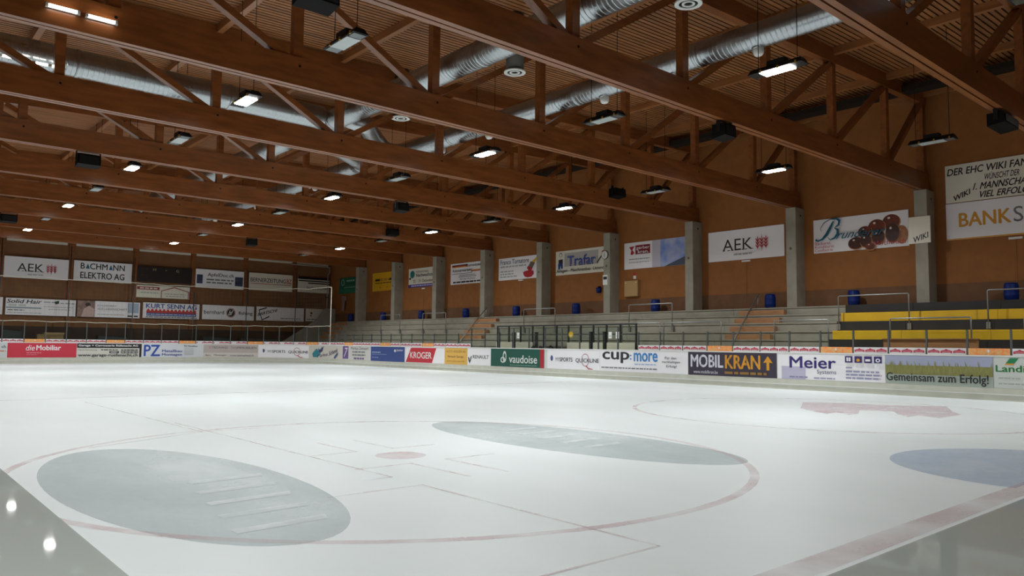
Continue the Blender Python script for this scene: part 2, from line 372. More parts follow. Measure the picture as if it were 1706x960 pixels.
def handrail(y, label):
    t = Thing('stair_handrail', label, 'handrail', (27.4, y, 1.4), 'sloping handrails')
    t.part('rail', MB().tube([(26.55, y, 1.4), (26.62, y, 1.62), (28.55, y, 3.62)], .028), STEEL, True)
    t.part('post', MB().tube([(28.5, y, 3.02), (28.5, y, 3.57)], .022), STEEL, True)
    t.part('post', MB().tube([(27.3, y, 2.04), (27.3, y, 2.32)], .022), STEEL, True)
handrail(17.15, 'sloping grey handrail over the steps near the yellow tiers')
handrail(35.0, 'sloping grey handrail over the far wooden steps')
def barrier(x, y0, y1, zb, zt, label, group):
    t = Thing('crush_barrier', label, 'barrier', (x, (y0 + y1) / 2, zb), group)
    t.part('frame', MB().tube([(x, y0, zb), (x, y0, zt - .03), (x, y0 + .03 * (1 if y1 > y0 else -1), zt), (x, y1 - .03 * (1 if y1 > y0 else -1), zt), (x, y1, zt - .03), (x, y1, zb)], .024), STEEL, True)
    for y in (y0, y1): t.part('foot_plate', MB().box(x - .02, x + .05, y - .06, y + .06, zb - .02, zb + .2), STEEL)
for (a, b), l in zip(((5.9, 8.36), (10.76, 13.22), (20.71, 23.17), (28.08, 30.47), (37.55, 39.98), (42.62, 45.0)),
                     ('cut off by the right picture edge', 'at the left end of the yellow tiers', 'beside the beige wall cabinet', 'below the red paint-blob sign', 'below the sign with purple footer', 'below the plain yellow sign')):
    barrier(27.42, a, b, 2.1, 3.32, 'tall tubular crush barrier ' + l, 'upper crush barriers')
for (a, b), l in zip(((5.0, 7.0), (8.41, 10.82), (12.93, 15.0), (17.3, 20.1), (20.3, 22.4)),
                     ('at the right picture edge', 'in front of the yellow tiers', 'left of the yellow tiers', 'left of the wooden steps', 'behind the player benches')):
    barrier(26.03, a, b, 1.02, 2.41, 'low tubular crush barrier ' + l, 'lower crush barriers')
t = Thing('plywood_crate', 'long brown plywood crate in front of the yellow tiers', 'crate', (26.15, 9.6, 0))
t.part('box', MB().box(25.9, 26.0, 8.2, 11.0, 0.002, 1.72), STEPW)
t.part('lid', MB().box(25.85, 26.004, 8.17, 11.03, 1.72, 1.75), STEPW)
# walkway
t = Thing('stair_parapet', 'sloping grey concrete parapet in the far corner', 'parapet', (27.4, 54.6, 0))
pp = [(24.6, .001), (24.6, 1.3), (27.6, 3.2), (28.3, 4.1), (29.15, 4.1), (29.15, .001)]
t.part('wall', MB().add([(x, y, z) for y in (54.65, 54.85) for x, z in pp], [(0, 1, 2, 3, 4, 5), (11, 10, 9, 8, 7, 6)] + [(i, i + 6, (i + 1) % 6 + 6, (i + 1) % 6) for i in range(6)]), CONC2)
struct('trim_20', MB().box(24.75, 26.1, -2, 53.4, 0.001, 0.25), CONC)

# ------------------------------------------------------------------ blue barrels
def barrel(y, label, x=28.62):
    t = Thing('blue_barrel', label, 'barrel', (x, y, 3.024), 'blue plastic barrels')
    prof = [(0, .24), (.05, .27), (.2, .285), (.22, .295), (.25, .285), (.5, .285), (.53, .295), (.56, .285), (.70, .265), (.74, .24), (.745, .2)]
    t.part('drum', MB().tube([(x, y, 3.03 + a * .74) for a, _ in prof], [r * .76 for _, r in prof], 18), BLUE, True)
    t.part('rim', MB().tube([(x, y, 3.58), (x, y, 3.60)], .19, 18), BLUE, True)
for y, l in ((8.03, 'blue barrel on the black top tier near the right picture edge'), (13.2, 'blue barrel between the braided-bread sign and the yellow tiers'), (16.66, 'blue barrel right of the sloping handrail'), (22.57, 'blue barrel below the blue-sky sign'),
             (27.74, 'blue barrel below the sign with big blue letters'), (32.45, 'blue barrel below the paintbrush sign'), (37.12, 'blue barrel below the sign with red and gold stripes'), (41.9, 'blue barrel below the sign with purple footer'), (46.67, 'dim blue barrel below the yellow sign'), (51.25, 'dim blue barrel in the far corner below the green sign')):
    barrel(y, l)

# ------------------------------------------------------------------ rink boards path
def path(s):
    """point and inward normal on the board line, s grows away from the camera and round the corner"""
    L = RC * PI / 2; y1 = YEND - RC; x1 = XB - RC
    if s <= y1: return (XB, s, -1.0, 0.0)
    if s <= y1 + L:
        a = (s - y1) / RC; return (x1 + RC * math.cos(a), y1 + RC * math.sin(a), -math.cos(a), -math.sin(a))
    return (x1 - (s - y1 - L), YEND, 0.0, -1.0)
S0, S1 = -1.0, 76.0
def strip(s0, s1, z0, z1, w0, w1, step=0.5):
    """solid strip following the boards; w is the offset towards the ice"""
    n = max(1, int(math.ceil((s1 - s0) / step))); mb = MB(); vs = []; fs = []
    for i in range(n + 1):
        x, y, nx, ny = path(s0 + (s1 - s0) * i / n)
        vs += [(x + nx * w0, y + ny * w0, z0), (x + nx * w1, y + ny * w1, z0), (x + nx * w1, y + ny * w1, z1), (x + nx * w0, y + ny * w0, z1)]
    for i in range(n):
        o = 4 * i
        for j in range(4): fs.append((o + j, o + 4 + j, o + 4 + (j + 1) % 4, o + (j + 1) % 4))
    fs += [(0, 1, 2, 3), (4 * n + 3, 4 * n + 2, 4 * n + 1, 4 * n)]
    return mb.add(vs, fs)
t = Thing('rink_boards', 'white rink boards with pale kick plate round the ice', 'rink boards', (XB, 20, 0))
t.part('backing', strip(S0, S1, 0.0, 1.22, -0.12, -0.002), BOARD)
t.part('cap_rail', strip(S0, S1, 1.22, 1.26, -0.14, 0.02), WHITEP)
t.part('kick_plate', strip(S0, S1, 0.19, 0.35, 0.0, 0.02), KICK)
t.part('kick_ledge', strip(S0, S1, 0.165, 0.19, 0.0, 0.05), WHITEP)
t.part('lower_kick_plate', strip(S0, S1, 0.0, 0.165, 0.0, 0.03), KICK)

# ------------------------------------------------------------------ lettering and signs
_tc = {}
def text_geo(s, bold=0.0):
    k = (s, bold)
    if k in _tc: return _tc[k]
    cu = bpy.data.curves.new('lettering', 'FONT'); cu.body = s; cu.resolution_u = 3; cu.fill_mode = 'FRONT'
    ob = bpy.data.objects.new('lettering', cu); COL.objects.link(ob)
    me = bpy.data.meshes.new_from_object(ob)
    vs = [(v.co.x, v.co.y) for v in me.vertices]; fs = [tuple(p.vertices) for p in me.polygons]
    bpy.data.objects.remove(ob); bpy.data.meshes.remove(me); bpy.data.curves.remove(cu)
    if not vs: return ([], [])
    if bold:   # heavier weight: the same outline struck several times, slightly shifted
        b = bold * 1.3; n0 = len(vs); base = list(vs); bf = list(fs); vs = []; fs = []
        for i, (dx, dy) in enumerate(((-b, 0), (b, 0), (0, -b * .7), (0, b * .7))):
            vs += [(x + dx, y + dy) for x, y in base]; fs += [tuple(q + i * n0 for q in f) for f in bf]
    x0 = min(v[0] for v in vs); x1 = max(v[0] for v in vs); y0 = min(v[1] for v in vs); y1 = max(v[1] for v in vs)
    vs = [((x - x0) / max(x1 - x0, 1e-6), (y - y0) / max(y1 - y0, 1e-6), i // (len(vs) // (4 if bold else 1))) for i, (x, y) in enumerate(vs)]
    _tc[k] = (vs, fs); return _tc[k]
def sign(name, label, cat, fmap, W, H, bg, items, thick=0.03, group=None, cols=1):
    """fmap(u, v, w): metres from the left, from the bottom and proud of the carrier -> world"""
    base = fmap(W / 2, 0, 0)
    t = Thing(name, label, cat, base, group)
    n = cols; mb = MB(); vs = []; fs = []
    for i in range(n + 1):
        u = W * i / n
        vs += [fmap(u, 0, 0.001), fmap(u, 0, thick), fmap(u, H, thick), fmap(u, H, 0.001)]
    for i in range(n):
        o = 4 * i
        for j in range(4): fs.append((o + j, o + (j + 1) % 4, o + 4 + (j + 1) % 4, o + 4 + j))
    fs += [(0, 3, 2, 1), (4 * n, 4 * n + 1, 4 * n + 2, 4 * n + 3)]
    pn = t.part('panel', mb.add(vs, fs), bg)
    lay = thick
    for it in items:
        lay += 0.0025
        kd = it[0]; mb = MB()
        def put(pts, faces):
            mb.add([fmap(u * W, (1 - v) * H, lay) for u, v in pts], faces)
        if kd == 't':
            _, s, u0, v0, u1, v1, c = it[:7]; op = it[7] if len(it) > 7 else {}
            vs, fs = text_geo(s, op.get('bold', 0.0)); sh = op.get('shear', 0.0); rise = op.get('rise', 0.0)
            pts = []
            for x, y, q in vs:
                pts.append(fmap((u0 + (u1 - u0) * x + sh * (y - .5) * (v1 - v0) * H / W) * W, (1 - (v1 + (v0 - v1) * y - rise * (x - .5))) * H, lay + q * .0006))
            mb.add(pts, fs); nm = 'lettering'
        elif kd == 'r':
            _, u0, v0, u1, v1, c = it; k = max(1, int(cols * (u1 - u0)))
            for i in range(k):
                a = u0 + (u1 - u0) * i / k; b = u0 + (u1 - u0) * (i + 1) / k
                put([(a, v0), (a, v1), (b, v1), (b, v0)], [(0, 1, 2, 3)])
            nm = 'printed_field'
        elif kd == 'p':
            _, pts, c = it; put(pts, [tuple(range(len(pts)))]); nm = 'emblem'
        elif kd == 'e':
            _, cu, cv, ru, rv, c = it; put([(cu + ru * math.cos(2 * PI * i / 28), cv + rv * math.sin(2 * PI * i / 28)) for i in range(28)], [tuple(range(28))]); nm = 'emblem'
        elif kd == 'o':
            _, cu, cv, ru, rv, th, c = it; pts = []
            for i in range(32):
                a = 2 * PI * i / 32
                pts += [(cu + ru * math.cos(a), cv + rv * math.sin(a)), (cu + ru * (1 - th) * math.cos(a), cv + rv * (1 - th) * math.sin(a))]
            put(pts, [(2 * i, 2 * i + 1, (2 * i + 3) % 64, (2 * i + 2) % 64) for i in range(32)]); nm = 'emblem'
        elif kd == 'l':
            # a line of small print that cannot be read
            _, u0, v0, u1, v1, c = it; u = u0
            while u < u1 - 1e-4:
                e = min(u1, u + (v1 - v0) * H / W * random.uniform(1.8, 5)); put([(u, v0), (u, v1), (e, v1), (e, v0)], [(0, 1, 2, 3)]); u = e + (v1 - v0) * H / W * 0.7
            nm = 'small_print'
        t.part(nm, mb, c, parent=pn)
    return t
def side_sign(y0, y1, z0, z1, label, bg, items, x=XW - 0.005, **kw):
    return sign('wall_sign', label, 'sign', lambda u, v, w: (x - w, y0 - u, z0 + v), y0 - y1, z1 - z0, bg, items, 0.04, 'signs on the side wall', **kw)
def end_sign(x0, x1, z0, z1, label, bg, items, grp='signs on the end wall', **kw):
    return sign('wall_sign', label, 'sign', lambda u, v, w: (x0 + u, YW - 0.145 - w, z0 + v), x1 - x0, z1 - z0, bg, items, 0.04, grp, **kw)
def board_ad(sl_, sr, label, bg, items, z0=0.355, z1=1.215):
    W = sl_ - sr
    def fm(u, v, w):
        x, y, nx, ny = path(sl_ - u); return (x + nx * w, y + ny * w, z0 + v)
    return sign('advertising_board', label, 'advert', fm, W, z1 - z0, bg, items, 0.012, 'adverts on the rink boards', cols=max(1, int(W / 0.4)))
WH = mat('sign_white', (240, 237, 240), rough=.5); CREAM = mat('sign_cream', (228, 222, 206), rough=.5)
BK = P(22, 22, 26); GR = P(120, 120, 124); LG = P(176, 176, 176); RD = P(178, 30, 44); NV = P(38, 32, 92); BL = P(24, 60, 150); OR = P(214, 150, 40)
B2 = {'bold': 0.010}; B3 = {'bold': 0.018}
def aek_items():
    it = [('t', 'AEK', .20, .30, .60, .68, BK, {})]
    for u in (.20, .268, .318, .46, .50, .575):
        it.append(('r', u, .655, u + .035, .68, BK))
    for k, du in enumerate((0, .055, .11)):
        top = .22 if k == 1 else .28; cu = .67 + du
        it.append(('p', [(cu, top), (cu + .004, .32), (cu + .004, .72), (cu, .78 if k == 1 else .7), (cu - .004, .72), (cu - .004, .32)], RD))
        for v in (.34, .44, .54): it.append(('p', [(cu - .024, v), (cu, v + .09), (cu + .024, v), (cu + .024, v + .05), (cu, v + .15), (cu - .024, v + .05)], RD))
    it += [('l', .36, .80, .60, .85, LG)]
    return it
# side wall, from the camera outwards
side_sign(10.09, 5.6, 6.56, 7.90, 'cream fan-club sign with bold black capitals, uppermost at right edge', CREAM,
          [('t', 'DER EHC WIKI FANCLUB', .018, .09, .72, .28, BK, {'bold': .016, 'shear': .15}), ('t', 'WÜNSCHT DER', .275, .31, .51, .50, BK, {'bold': .01, 'shear': .15}),
           ('t', '1. MANNSCHAFT', .20, .55, .61, .73, BK, {'bold': .016, 'shear': .3}), ('t', 'VIEL ERFOLG', .235, .78, .56, .95, BK, {'bold': .016, 'shear': .3}), ('t', 'WIKI', .055, .75, .175, .90, BK, {'bold': .016, 'rise': .16})])
side_sign(10.1, 5.6, 5.24, 6.53, 'white sign with gold bold capitals and gold lower edge', WH,
          [('t', 'BANK', .09, .28, .445, .66, OR, B3), ('t', 'SLM', .46, .26, .72, .66, GR, {}), ('r', 0, .965, 1, 1, OR)])
side_sign(11.1, 10.38, 5.15, 6.1, 'small white square sign hung on the concrete column', CREAM, [('t', 'WIKI', .2, .68, .9, .90, BK, {'bold': .014, 'rise': .18})], x=XC - 0.004)
bread = [mat('bread_brown', (112, 46, 22), rough=.4, var=.45, scale=5), mat('bread_tan', (186, 124, 76), rough=.5, var=.3, scale=3), mat('bread_dark', (70, 30, 16), rough=.4, var=.4, scale=5), P(236, 222, 206)]
TEAL = P(14, 92, 116)
br = []
def loaf(u, v, ru, rv, k): br.extend([('e', u + .004, v + .02, ru * 1.08, rv * 1.06, bread[1]), ('e', u, v, ru, rv, bread[k]), ('e', u - ru * .25, v - rv * .5, ru * .16, rv * .14, bread[3])])
for a_ in ((.83, .28, .085, .20, 0), (.93, .66, .055, .24, 1), (.685, .38, .085, .20, 0), (.565, .50, .072, .16, 0), (.845, .60, .07, .26, 2), (.70, .68, .065, .2, 2), (.47, .80, .08, .17, 2), (.575, .76, .06, .18, 2), (.62, .93, .05, .10, 0)): loaf(*a_)
def stroke(pts, ws):
    """a pen stroke as one polygon"""
    L = []; R_ = []
    for i, (u, v) in enumerate(pts):
        p, q = pts[max(i - 1, 0)], pts[min(i + 1, len(pts) - 1)]; d = Vector(((q[0] - p[0]) * 2.75, q[1] - p[1])).normalized(); n = Vector((-d.y / 2.75, d.x)) * ws[i]
        L.append((u + n.x, v + n.y)); R_.append((u - n.x, v - n.y))
    return [('p', [L[i], L[i + 1], R_[i + 1], R_[i]], TEAL) for i in range(len(pts) - 1)]
it = br + stroke([(.03, .60), (.06, .64), (.11, .60), (.16, .46), (.20, .28), (.235, .10)], [.035, .02, .03, .045, .04, .02]) + stroke([(.10, .36), (.09, .28), (.13, .12), (.20, .03), (.27, .03), (.305, .10), (.295, .22), (.25, .30)], [.006, .008, .01, .012, .03, .04, .03, .008]) + stroke([(.25, .30), (.285, .36), (.285, .48), (.25, .60), (.20, .64), (.175, .56)], [.008, .04, .04, .03, .015, .008])
it += [('t', 'runderer', .29, .40, .78, .64, TEAL, {'shear': .6, 'bold': .004, 'rise': .0}),
      ('t', 'Bäckerei', .03, .68, .20, .77, RD, {}), ('t', 'Konditorei', .03, .79, .24, .87, RD, {}), ('t', 'Confiserie', .03, .89, .23, .97, RD, {}), ('t', 'Wichtrach', .67, .80, .98, .93, RD, {})]
side_sign(15.02, 11.37, 5.19, 6.53, 'white sign with braided bread picture and teal script', WH, it)
side_sign(19.99, 16.3, 5.21, 6.54, 'white sign with black capitals and red ears beside stair handrail', WH, aek_items())
sky = mat('sign_sky_blue', (70, 112, 190), rough=.5, var=.5, scale=1.1, col2=(.62, .60, .66))
side_sign(24.93, 20.95, 5.21, 6.52, 'white sign turning into cloudy blue sky with dark red logo', WH,
          [('r', .56, 0, 1, 1, sky), ('r', .44, 0, .56, 1, P(196, 190, 204)), ('p', [(.62, 1), (1, .62), (1, 1)], P(70, 74, 92)), ('p', [(.08, .16), (.165, .14), (.13, .28), (.165, .4), (.13, .47), (.10, .44), (.115, .3)], RD), ('r', .18, .12, .41, .46, P(130, 22, 36)), ('t', 'gerber', .195, .16, .40, .31, WH, B2), ('t', 'kran.', .22, .31, .39, .43, WH, B2),
           ('l', .08, .62, .40, .65, GR), ('l', .08, .74, .40, .77, LG)])
side_sign(29.82, 25.9, 5.21, 6.52, 'cream sign with big blue outlined letters and small worker figure', CREAM,
          [('r', .17, .10, .80, .66, P(176, 172, 168)), ('t', 'Trafar', .225, .22, .76, .66, P(20, 28, 90), B3), ('t', 'Trafar', .235, .24, .75, .62, P(196, 198, 206), {}), ('t', 'Trafar', .24, .25, .745, .61, P(44, 70, 150), {'bold': -.012}),
           ('e', .10, .16, .03, .09, BK), ('e', .10, .17, .022, .07, CREAM), ('p', [(.06, .36), (.14, .34), (.14, .52), (.06, .54)], BK), ('p', [(.05, .52), (.14, .5), (.14, .74), (.115, .74), (.10, .6), (.085, .76), (.055, .76)], P(24, 60, 130)), ('p', [(.77, .62), (.90, .2), (.92, .22), (.79, .64)], BK), ('p', [(.86, .2), (.96, .04), (1, .16), (.92, .3)], RD),
           ('t', 'Anlagen - Maschinenbau  Uetendorf', .02, .76, .99, .93, BK, {'shear': .1, 'bold': .01})])
side_sign(34.67, 30.75, 5.2, 6.5, 'white sign with paintbrush and red paint blob', WH,
          [('t', 'Franco Tornatore', .04, .08, .68, .29, P(26, 52, 74), B2), ('l', .04, .36, .62, .43, LG), ('l', .04, .58, .34, .64, LG), ('l', .04, .70, .34, .76, LG), ('l', .04, .82, .42, .88, LG),
           ('p', [(.66, .50), (.72, .26), (.81, .34), (.75, .60)], P(110, 100, 92)), ('p', [(.64, .54), (.66, .46), (.76, .54), (.74, .66), (.68, .66)], RD), ('p', [(.74, .28), (.86, .08), (.88, .12), (.80, .33)], P(222, 180, 30)), ('p', [(.56, .70), (.62, .66), (.70, .64), (.78, .68), (.79, .82), (.74, .94), (.66, .96), (.60, .92), (.57, .82)], RD)])
side_sign(39.47, 35.6, 5.2, 6.53, 'white sign with black, red and gold stripes', WH,
          [('r', .04, .07, .46, .11, BK), ('r', .04, .11, .46, .155, RD), ('r', .04, .155, .46, .20, OR), ('t', 'Ramseyer AG', .42, .06, .98, .24, BK, B2), ('t', 'Autoverwertung', .05, .26, .58, .46, BK, B2), ('r', .56, .36, .98, .40, OR), ('r', .56, .40, .98, .44, RD), ('r', .04, .49, .58, .51, BK),
           ('l', .25, .57, .66, .60, GR), ('l', .22, .64, .7, .67, GR), ('t', 'Seit über 40 Jahren', .26, .72, .66, .81, BK, {}), ('l', .08, .87, .98, .94, BK)])
side_sign(44.33, 40.5, 5.25, 6.54, 'cream tournament sign with teal oval and purple footer', CREAM,
          [('e', .12, .30, .07, .2, P(40, 120, 118)), ('e', .05, .52, .03, .06, BK), ('t', 'INTERNATIONALES', .24, .14, .62, .24, GR, {}), ('t', 'Nachwuchsturnier', .24, .28, .98, .46, P(30, 52, 74), B2), ('t', '25. - 31. Dezember', .15, .60, .78, .76, BK, {}), ('r', 0, .84, 1, 1, P(70, 44, 130)), ('l', .1, .89, .8, .95, P(200, 190, 220))])
side_sign(49.12, 45.4, 5.22, 6.55, 'plain yellow sign with dark small lettering', P(222, 168, 20),
          [('r', .10, .34, .28, .46, BK), ('l', .30, .34, .62, .46, P(176, 130, 30)), ('l', .62, .34, .96, .46, BK), ('l', .1, .54, .9, .60, P(120, 86, 20)), ('e', .3, .82, .015, .03, BK), ('e', .55, .82, .015, .03, BK)])
side_sign(54.11, 50.4, 5.25, 6.5, 'dark green sign in the far corner of the side wall', P(24, 92, 66),
          [('o', .14, .3, .07, .2, .3, P(150, 190, 170)), ('l', .3, .18, .62, .27, P(150, 190, 170)), ('l', .3, .36, .66, .44, P(20, 60, 44)), ('l', .2, .6, .7, .66, P(120, 170, 150)), ('r', 0, .72, 1, 1, P(28, 112, 80))])
# end wall, upper row
end_sign(7.12, 10.6, 5.22, 6.53, 'white sign with black capitals and red ears on end wall', WH, aek_items())
tri = P(20, 104, 128)
end_sign(10.9, 14.36, 5.25, 6.56, 'white end-wall sign with black capitals and teal triangles', WH,
         [('t', 'B  CHM  NN', .11, .10, .87, .40, BK, {'bold': .012}), ('p', [(.195, .38), (.23, .12), (.265, .38)], tri), ('p', [(.59, .38), (.625, .12), (.66, .38)], tri), ('t', 'ELEKTRO AG', .11, .55, .87, .87, BK, {'bold': .012})])
t = end_sign(14.7, 18.3, 5.44, 6.5, 'dark scoreboard with two dim letters on end wall', P(26, 16, 14),
         [('t', 'H', .28, .12, .33, .26, P(180, 180, 110), {}), ('r', .50, .18, .53, .21, P(180, 170, 100)), ('t', 'G', .70, .12, .75, .28, P(190, 190, 140), {}), ('r', .24, .1, .245, .95, P(50, 30, 26)), ('r', .765, .1, .77, .95, P(50, 30, 26)), ('l', .06, .15, .18, .19, P(90, 26, 20)), ('l', .06, .55, .18, .59, P(90, 26, 20))], grp=None)
t.o['category'] = 'scoreboard'
HS = P(150, 34, 44)
end_sign(14.7, 18.2, 4.36, 5.2, 'cream sign with red house outline under the scoreboard', CREAM,
         [('r', .01, .12, .42, .36, HS), ('l', .06, .19, .38, .29, CREAM), ('p', [(.45, .98), (.45, .38), (.70, .04), (.98, .38), (.98, .98), (.965, .98), (.965, .42), (.70, .12), (.465, .42), (.465, .98)], HS), ('p', [(.75, .1), (1., .42), (1, .98), (.99, .98), (.99, .45), (.75, .15)], HS), ('l', .08, .56, .4, .64, LG), ('l', .52, .60, .92, .68, LG), ('l', .54, .78, .9, .86, LG)])
PH = mat('photo_blue', (60, 70, 100), rough=.5, var=.6, scale=5)
end_sign(18.56, 22.03, 5.25, 6.58, 'white sign with web address and small photos', WH,
         [('t', 'ApfelDoc.ch', .24, .18, .78, .42, BK, B2), ('l', .22, .50, .78, .58, GR), ('l', .22, .66, .74, .74, GR), ('r', .02, .3, .14, .78, PH), ('r', .81, .32, .98, .82, PH)])
end_sign(22.43, 25.85, 5.29, 6.58, 'cream newspaper sign underlined in red', CREAM, [('t', 'BERNERZEITUNG', .03, .28, .84, .52, P(70, 64, 60), {'bold': .012}), ('t', 'BZ', .86, .26, .98, .52, RD, B2), ('r', .03, .60, .97, .63, RD)])
end_sign(26.3, 28.95, 5.34, 6.52, 'pale sign with broad black bars near the corner', CREAM,
         [('r', 0, 0, 1, .14, BK), ('r', .02, .2, 1, .28, BK), ('r', .32, .34, 1, .42, BK), ('t', 'Stefan Beyeler', .28, .60, .98, .82, BK, {})])
# end wall, lower row
end_sign(4.0, 7.17, 2.93, 3.98, 'white banner cut by the left picture edge', WH, [('l', .2, .3, .8, .4, GR)], grp='lower banners on the end wall')
end_sign(7.32, 11.12, 2.93, 3.96, 'white banner with bold italic black title and grey rule', WH,
         [('t', 'Solid Hair', .02, .06, .50, .30, BK, {'bold': .014, 'shear': .3}), ('l', .04, .36, .28, .48, P(200, 206, 200)), ('r', .01, .53, .50, .60, P(120, 142, 150)), ('l', .03, .68, .26, .74, GR), ('l', .02, .85, .5, .89, LG), ('l', .53, .14, .68, .22, LG), ('p', [(.68, .14), (.75, .06), (.75, .24), (.70, .3)], P(30, 60, 30)), ('l', .77, .18, .98, .26, LG), ('l', .53, .44, .96, .48, LG), ('l', .6, .6, .92, .64, LG)], grp='lower banners on the end wall')
SK = mat('photo_kitchen', (150, 120, 110), rough=.5, var=.6, scale=4)
end_sign(11.22, 14.97, 2.93, 3.98, 'white kitchen banner with photo at its left end', WH,
         [('r', 0, 0, .27, 1, SK), ('e', .16, .26, .04, .14, P(50, 30, 26)), ('p', [(.10, .5), (.18, .3), (.26, .5), (.26, 1), (.06, 1)], P(200, 170, 164)), ('t', 'KÜCHENBAU', .31, .20, .61, .32, GR, {}), ('t', 'AUS LEIDENSCHAFT', .31, .42, .79, .54, GR, {}), ('r', .80, .06, .98, .68, P(170, 184, 204)), ('l', .80, .84, .97, .93, BK), ('l', .31, .8, .74, .84, LG)], grp='lower banners on the end wall')
hs = [('r', .06, .52, .94, .66, P(196, 56, 50))]
for i in range(13):
    a = .06 + i * .068; hs.append(('p', [(a, .56), (a + .015, .44), (a + .034, .38), (a + .05, .45), (a + .064, .56)], P(196, 56, 50)))
end_sign(15.16, 18.91, 2.97, 4.03, 'white banner with blue capitals over red house row', WH,
         [('t', 'KURT SENN AG', .05, .06, .95, .36, P(30, 76, 150), {'bold': .02})] + hs + [('r', .06, .66, .94, .84, P(44, 78, 150)), ('l', .07, .72, .92, .78, P(200, 206, 226)), ('l', .05, .89, .95, .95, GR)], grp='lower banners on the end wall')
end_sign(19.12, 22.89, 3.0, 4.04, 'white banner with round black emblem in the middle', WH,
         [('t', 'bernhard', .03, .36, .41, .62, BK, B2), ('o', .54, .5, .09, .34, .12, P(190, 90, 60)), ('e', .54, .5, .075, .28, BK), ('t', 'bf', .505, .32, .575, .68, WH, {'shear': .3, 'bold': .012}), ('t', 'fishing', .69, .38, .97, .68, BK, B2)], grp='lower banners on the end wall')
end_sign(23.08, 26.87, 3.04, 4.07, 'white banner with tilted black outlined square', WH,
         [('p', [(.04, .22), (.2, .02), (.21, .10), (.06, .28), (.12, .92), (.26, .66), (.27, .74), (.11, 1)], BK), ('t', 'BARTSCHI', .03, .28, .42, .52, BK, {'bold': .02, 'rise': .36, 'shear': .2}), ('l', .5, .78, .92, .84, GR), ('l', .34, .92, .98, .95, LG)], grp='lower banners on the end wall')
end_sign(27.03, 28.9, 3.08, 4.07, 'cream banner with small dark emblem at the corner', CREAM, [('e', .25, .35, .05, .1, P(90, 80, 60)), ('p', [(.2, .5), (.3, .56), (.2, .62)], BK), ('l', .05, .8, .6, .88, GR)], grp='lower banners on the end wall')
# little lamp box and cable below several side-wall signs
for y, l in ((18.1, 'sign with red ears beside the handrail'), (32.7, 'paintbrush sign'), (42.5, 'sign with purple footer'), (8.0, 'sign with gold capitals')):
    t = Thing('junction_box', 'small white cable box with wire under the ' + l, 'cable box', (XW - .03, y, 5.02), 'cable boxes')
    t.part('box', MB().box(XW - .06, XW - .001, y - .2, y + .2, 5.1, 5.17), WHITEP)
    t.part('wire', MB().tube([(XW - .03, y, 5.1), (XW - .03, y + .02, 4.0), (XW - .03, y, 3.4)], .008, 6), mat('wire_pale', (150, 110, 70)))

# ------------------------------------------------------------------ adverts on the boards
board_ad(7.31, 5.2, 'pale board advert with green lettering at the right picture edge', P(206, 210, 204),
         [('t', 'Landi', .02, .26, .36, .48, P(34, 120, 50), B3), ('p', [(.14, .2), (.19, .03), (.29, .03), (.24, .2)], P(30, 130, 84)), ('p', [(.13, .25), (.14, .2), (.24, .2), (.23, .25)], OR), ('l', .05, .66, .3, .7, LG), ('l', .05, .84, .34, .88, LG)])
GRS = mat('printed_grass', (142, 140, 80), rough=.5, var=.3, scale=6, stretch=(1, 8, 1))
gi = [('r', 0, 0, 1, .42, P(166, 172, 196)), ('r', 0, .34, 1, .66, GRS), ('r', 0, .66, 1, 1, P(168, 178, 166))]
for i in range(60):
    a = random.random(); h = random.uniform(.06, .2); gi.append(('p', [(a, .36), (a + random.uniform(-.012, .012), .34 - h), (a + .012, .36)], GRS))
gi = gi[:3] + [g for g in gi[3:38]]
board_ad(10.27, 7.33, 'board advert with grass and sky picture and black slogan', P(166, 172, 196), gi + [('t', 'Gemeinsam zum Erfolg!', .02, .60, .97, .98, P(30, 34, 38), {'bold': .016})])
ic = [('r', .655 + i * .085, .06, .722 + i * .085, .30, P(58, 42, 110)) for i in range(4)] + [('r', .67, .11, .686, .25, WH), ('r', .691, .11, .707, .25, WH), ('e', .774, .2, .016, .06, OR), ('r', .838, .16, .88, .24, WH), ('o', .945, .2, .02, .07, .5, WH)]
board_ad(13.89, 10.28, 'white board advert with purple name and four purple icons', WH,
         [('r', .04, .50, .28, 1.0, P(188, 184, 208)), ('t', 'Meier', .12, .10, .57, .56, P(52, 38, 112), {'bold': .014}), ('t', 'Systems', .39, .60, .57, .80, P(60, 50, 100), {}), ('l', .12, .88, .30, .93, P(140, 134, 170)), ('l', .36, .9, .56, .95, P(150, 150, 180)), ('l', .66, .47, .72, .52, P(150, 150, 180)), ('l', .66, .60, .95, .66, P(150, 150, 180)), ('l', .66, .72, .97, .78, P(150, 150, 180)), ('l', .66, .84, .96, .9, P(150, 150, 180))] + ic)
DK = P(58, 50, 66)
mk = [('t', 'MOBIL', .03, .10, .42, .66, P(216, 216, 228), {'bold': .022}), ('t', 'KRAN', .44, .10, .83, .68, OR, {'bold': .022}), ('p', [(.86, .40), (.91, .12), (.96, .40), (.925, .38), (.925, .70), (.895, .70), (.895, .38)], OR)]
for u in (.075, .16, .235, .29, .49, .58, .68, .775): mk.append(('r', u, .08, u + .004, .7, DK))
board_ad(17.6, 13.93, 'dark purple board advert with stencil capitals and gold arrow', DK, mk + [('t', 'www.mobilkran.be', .07, .78, .36, .92, P(216, 216, 228), {}), ('l', .44, .80, .90, .90, P(150, 110, 50))])
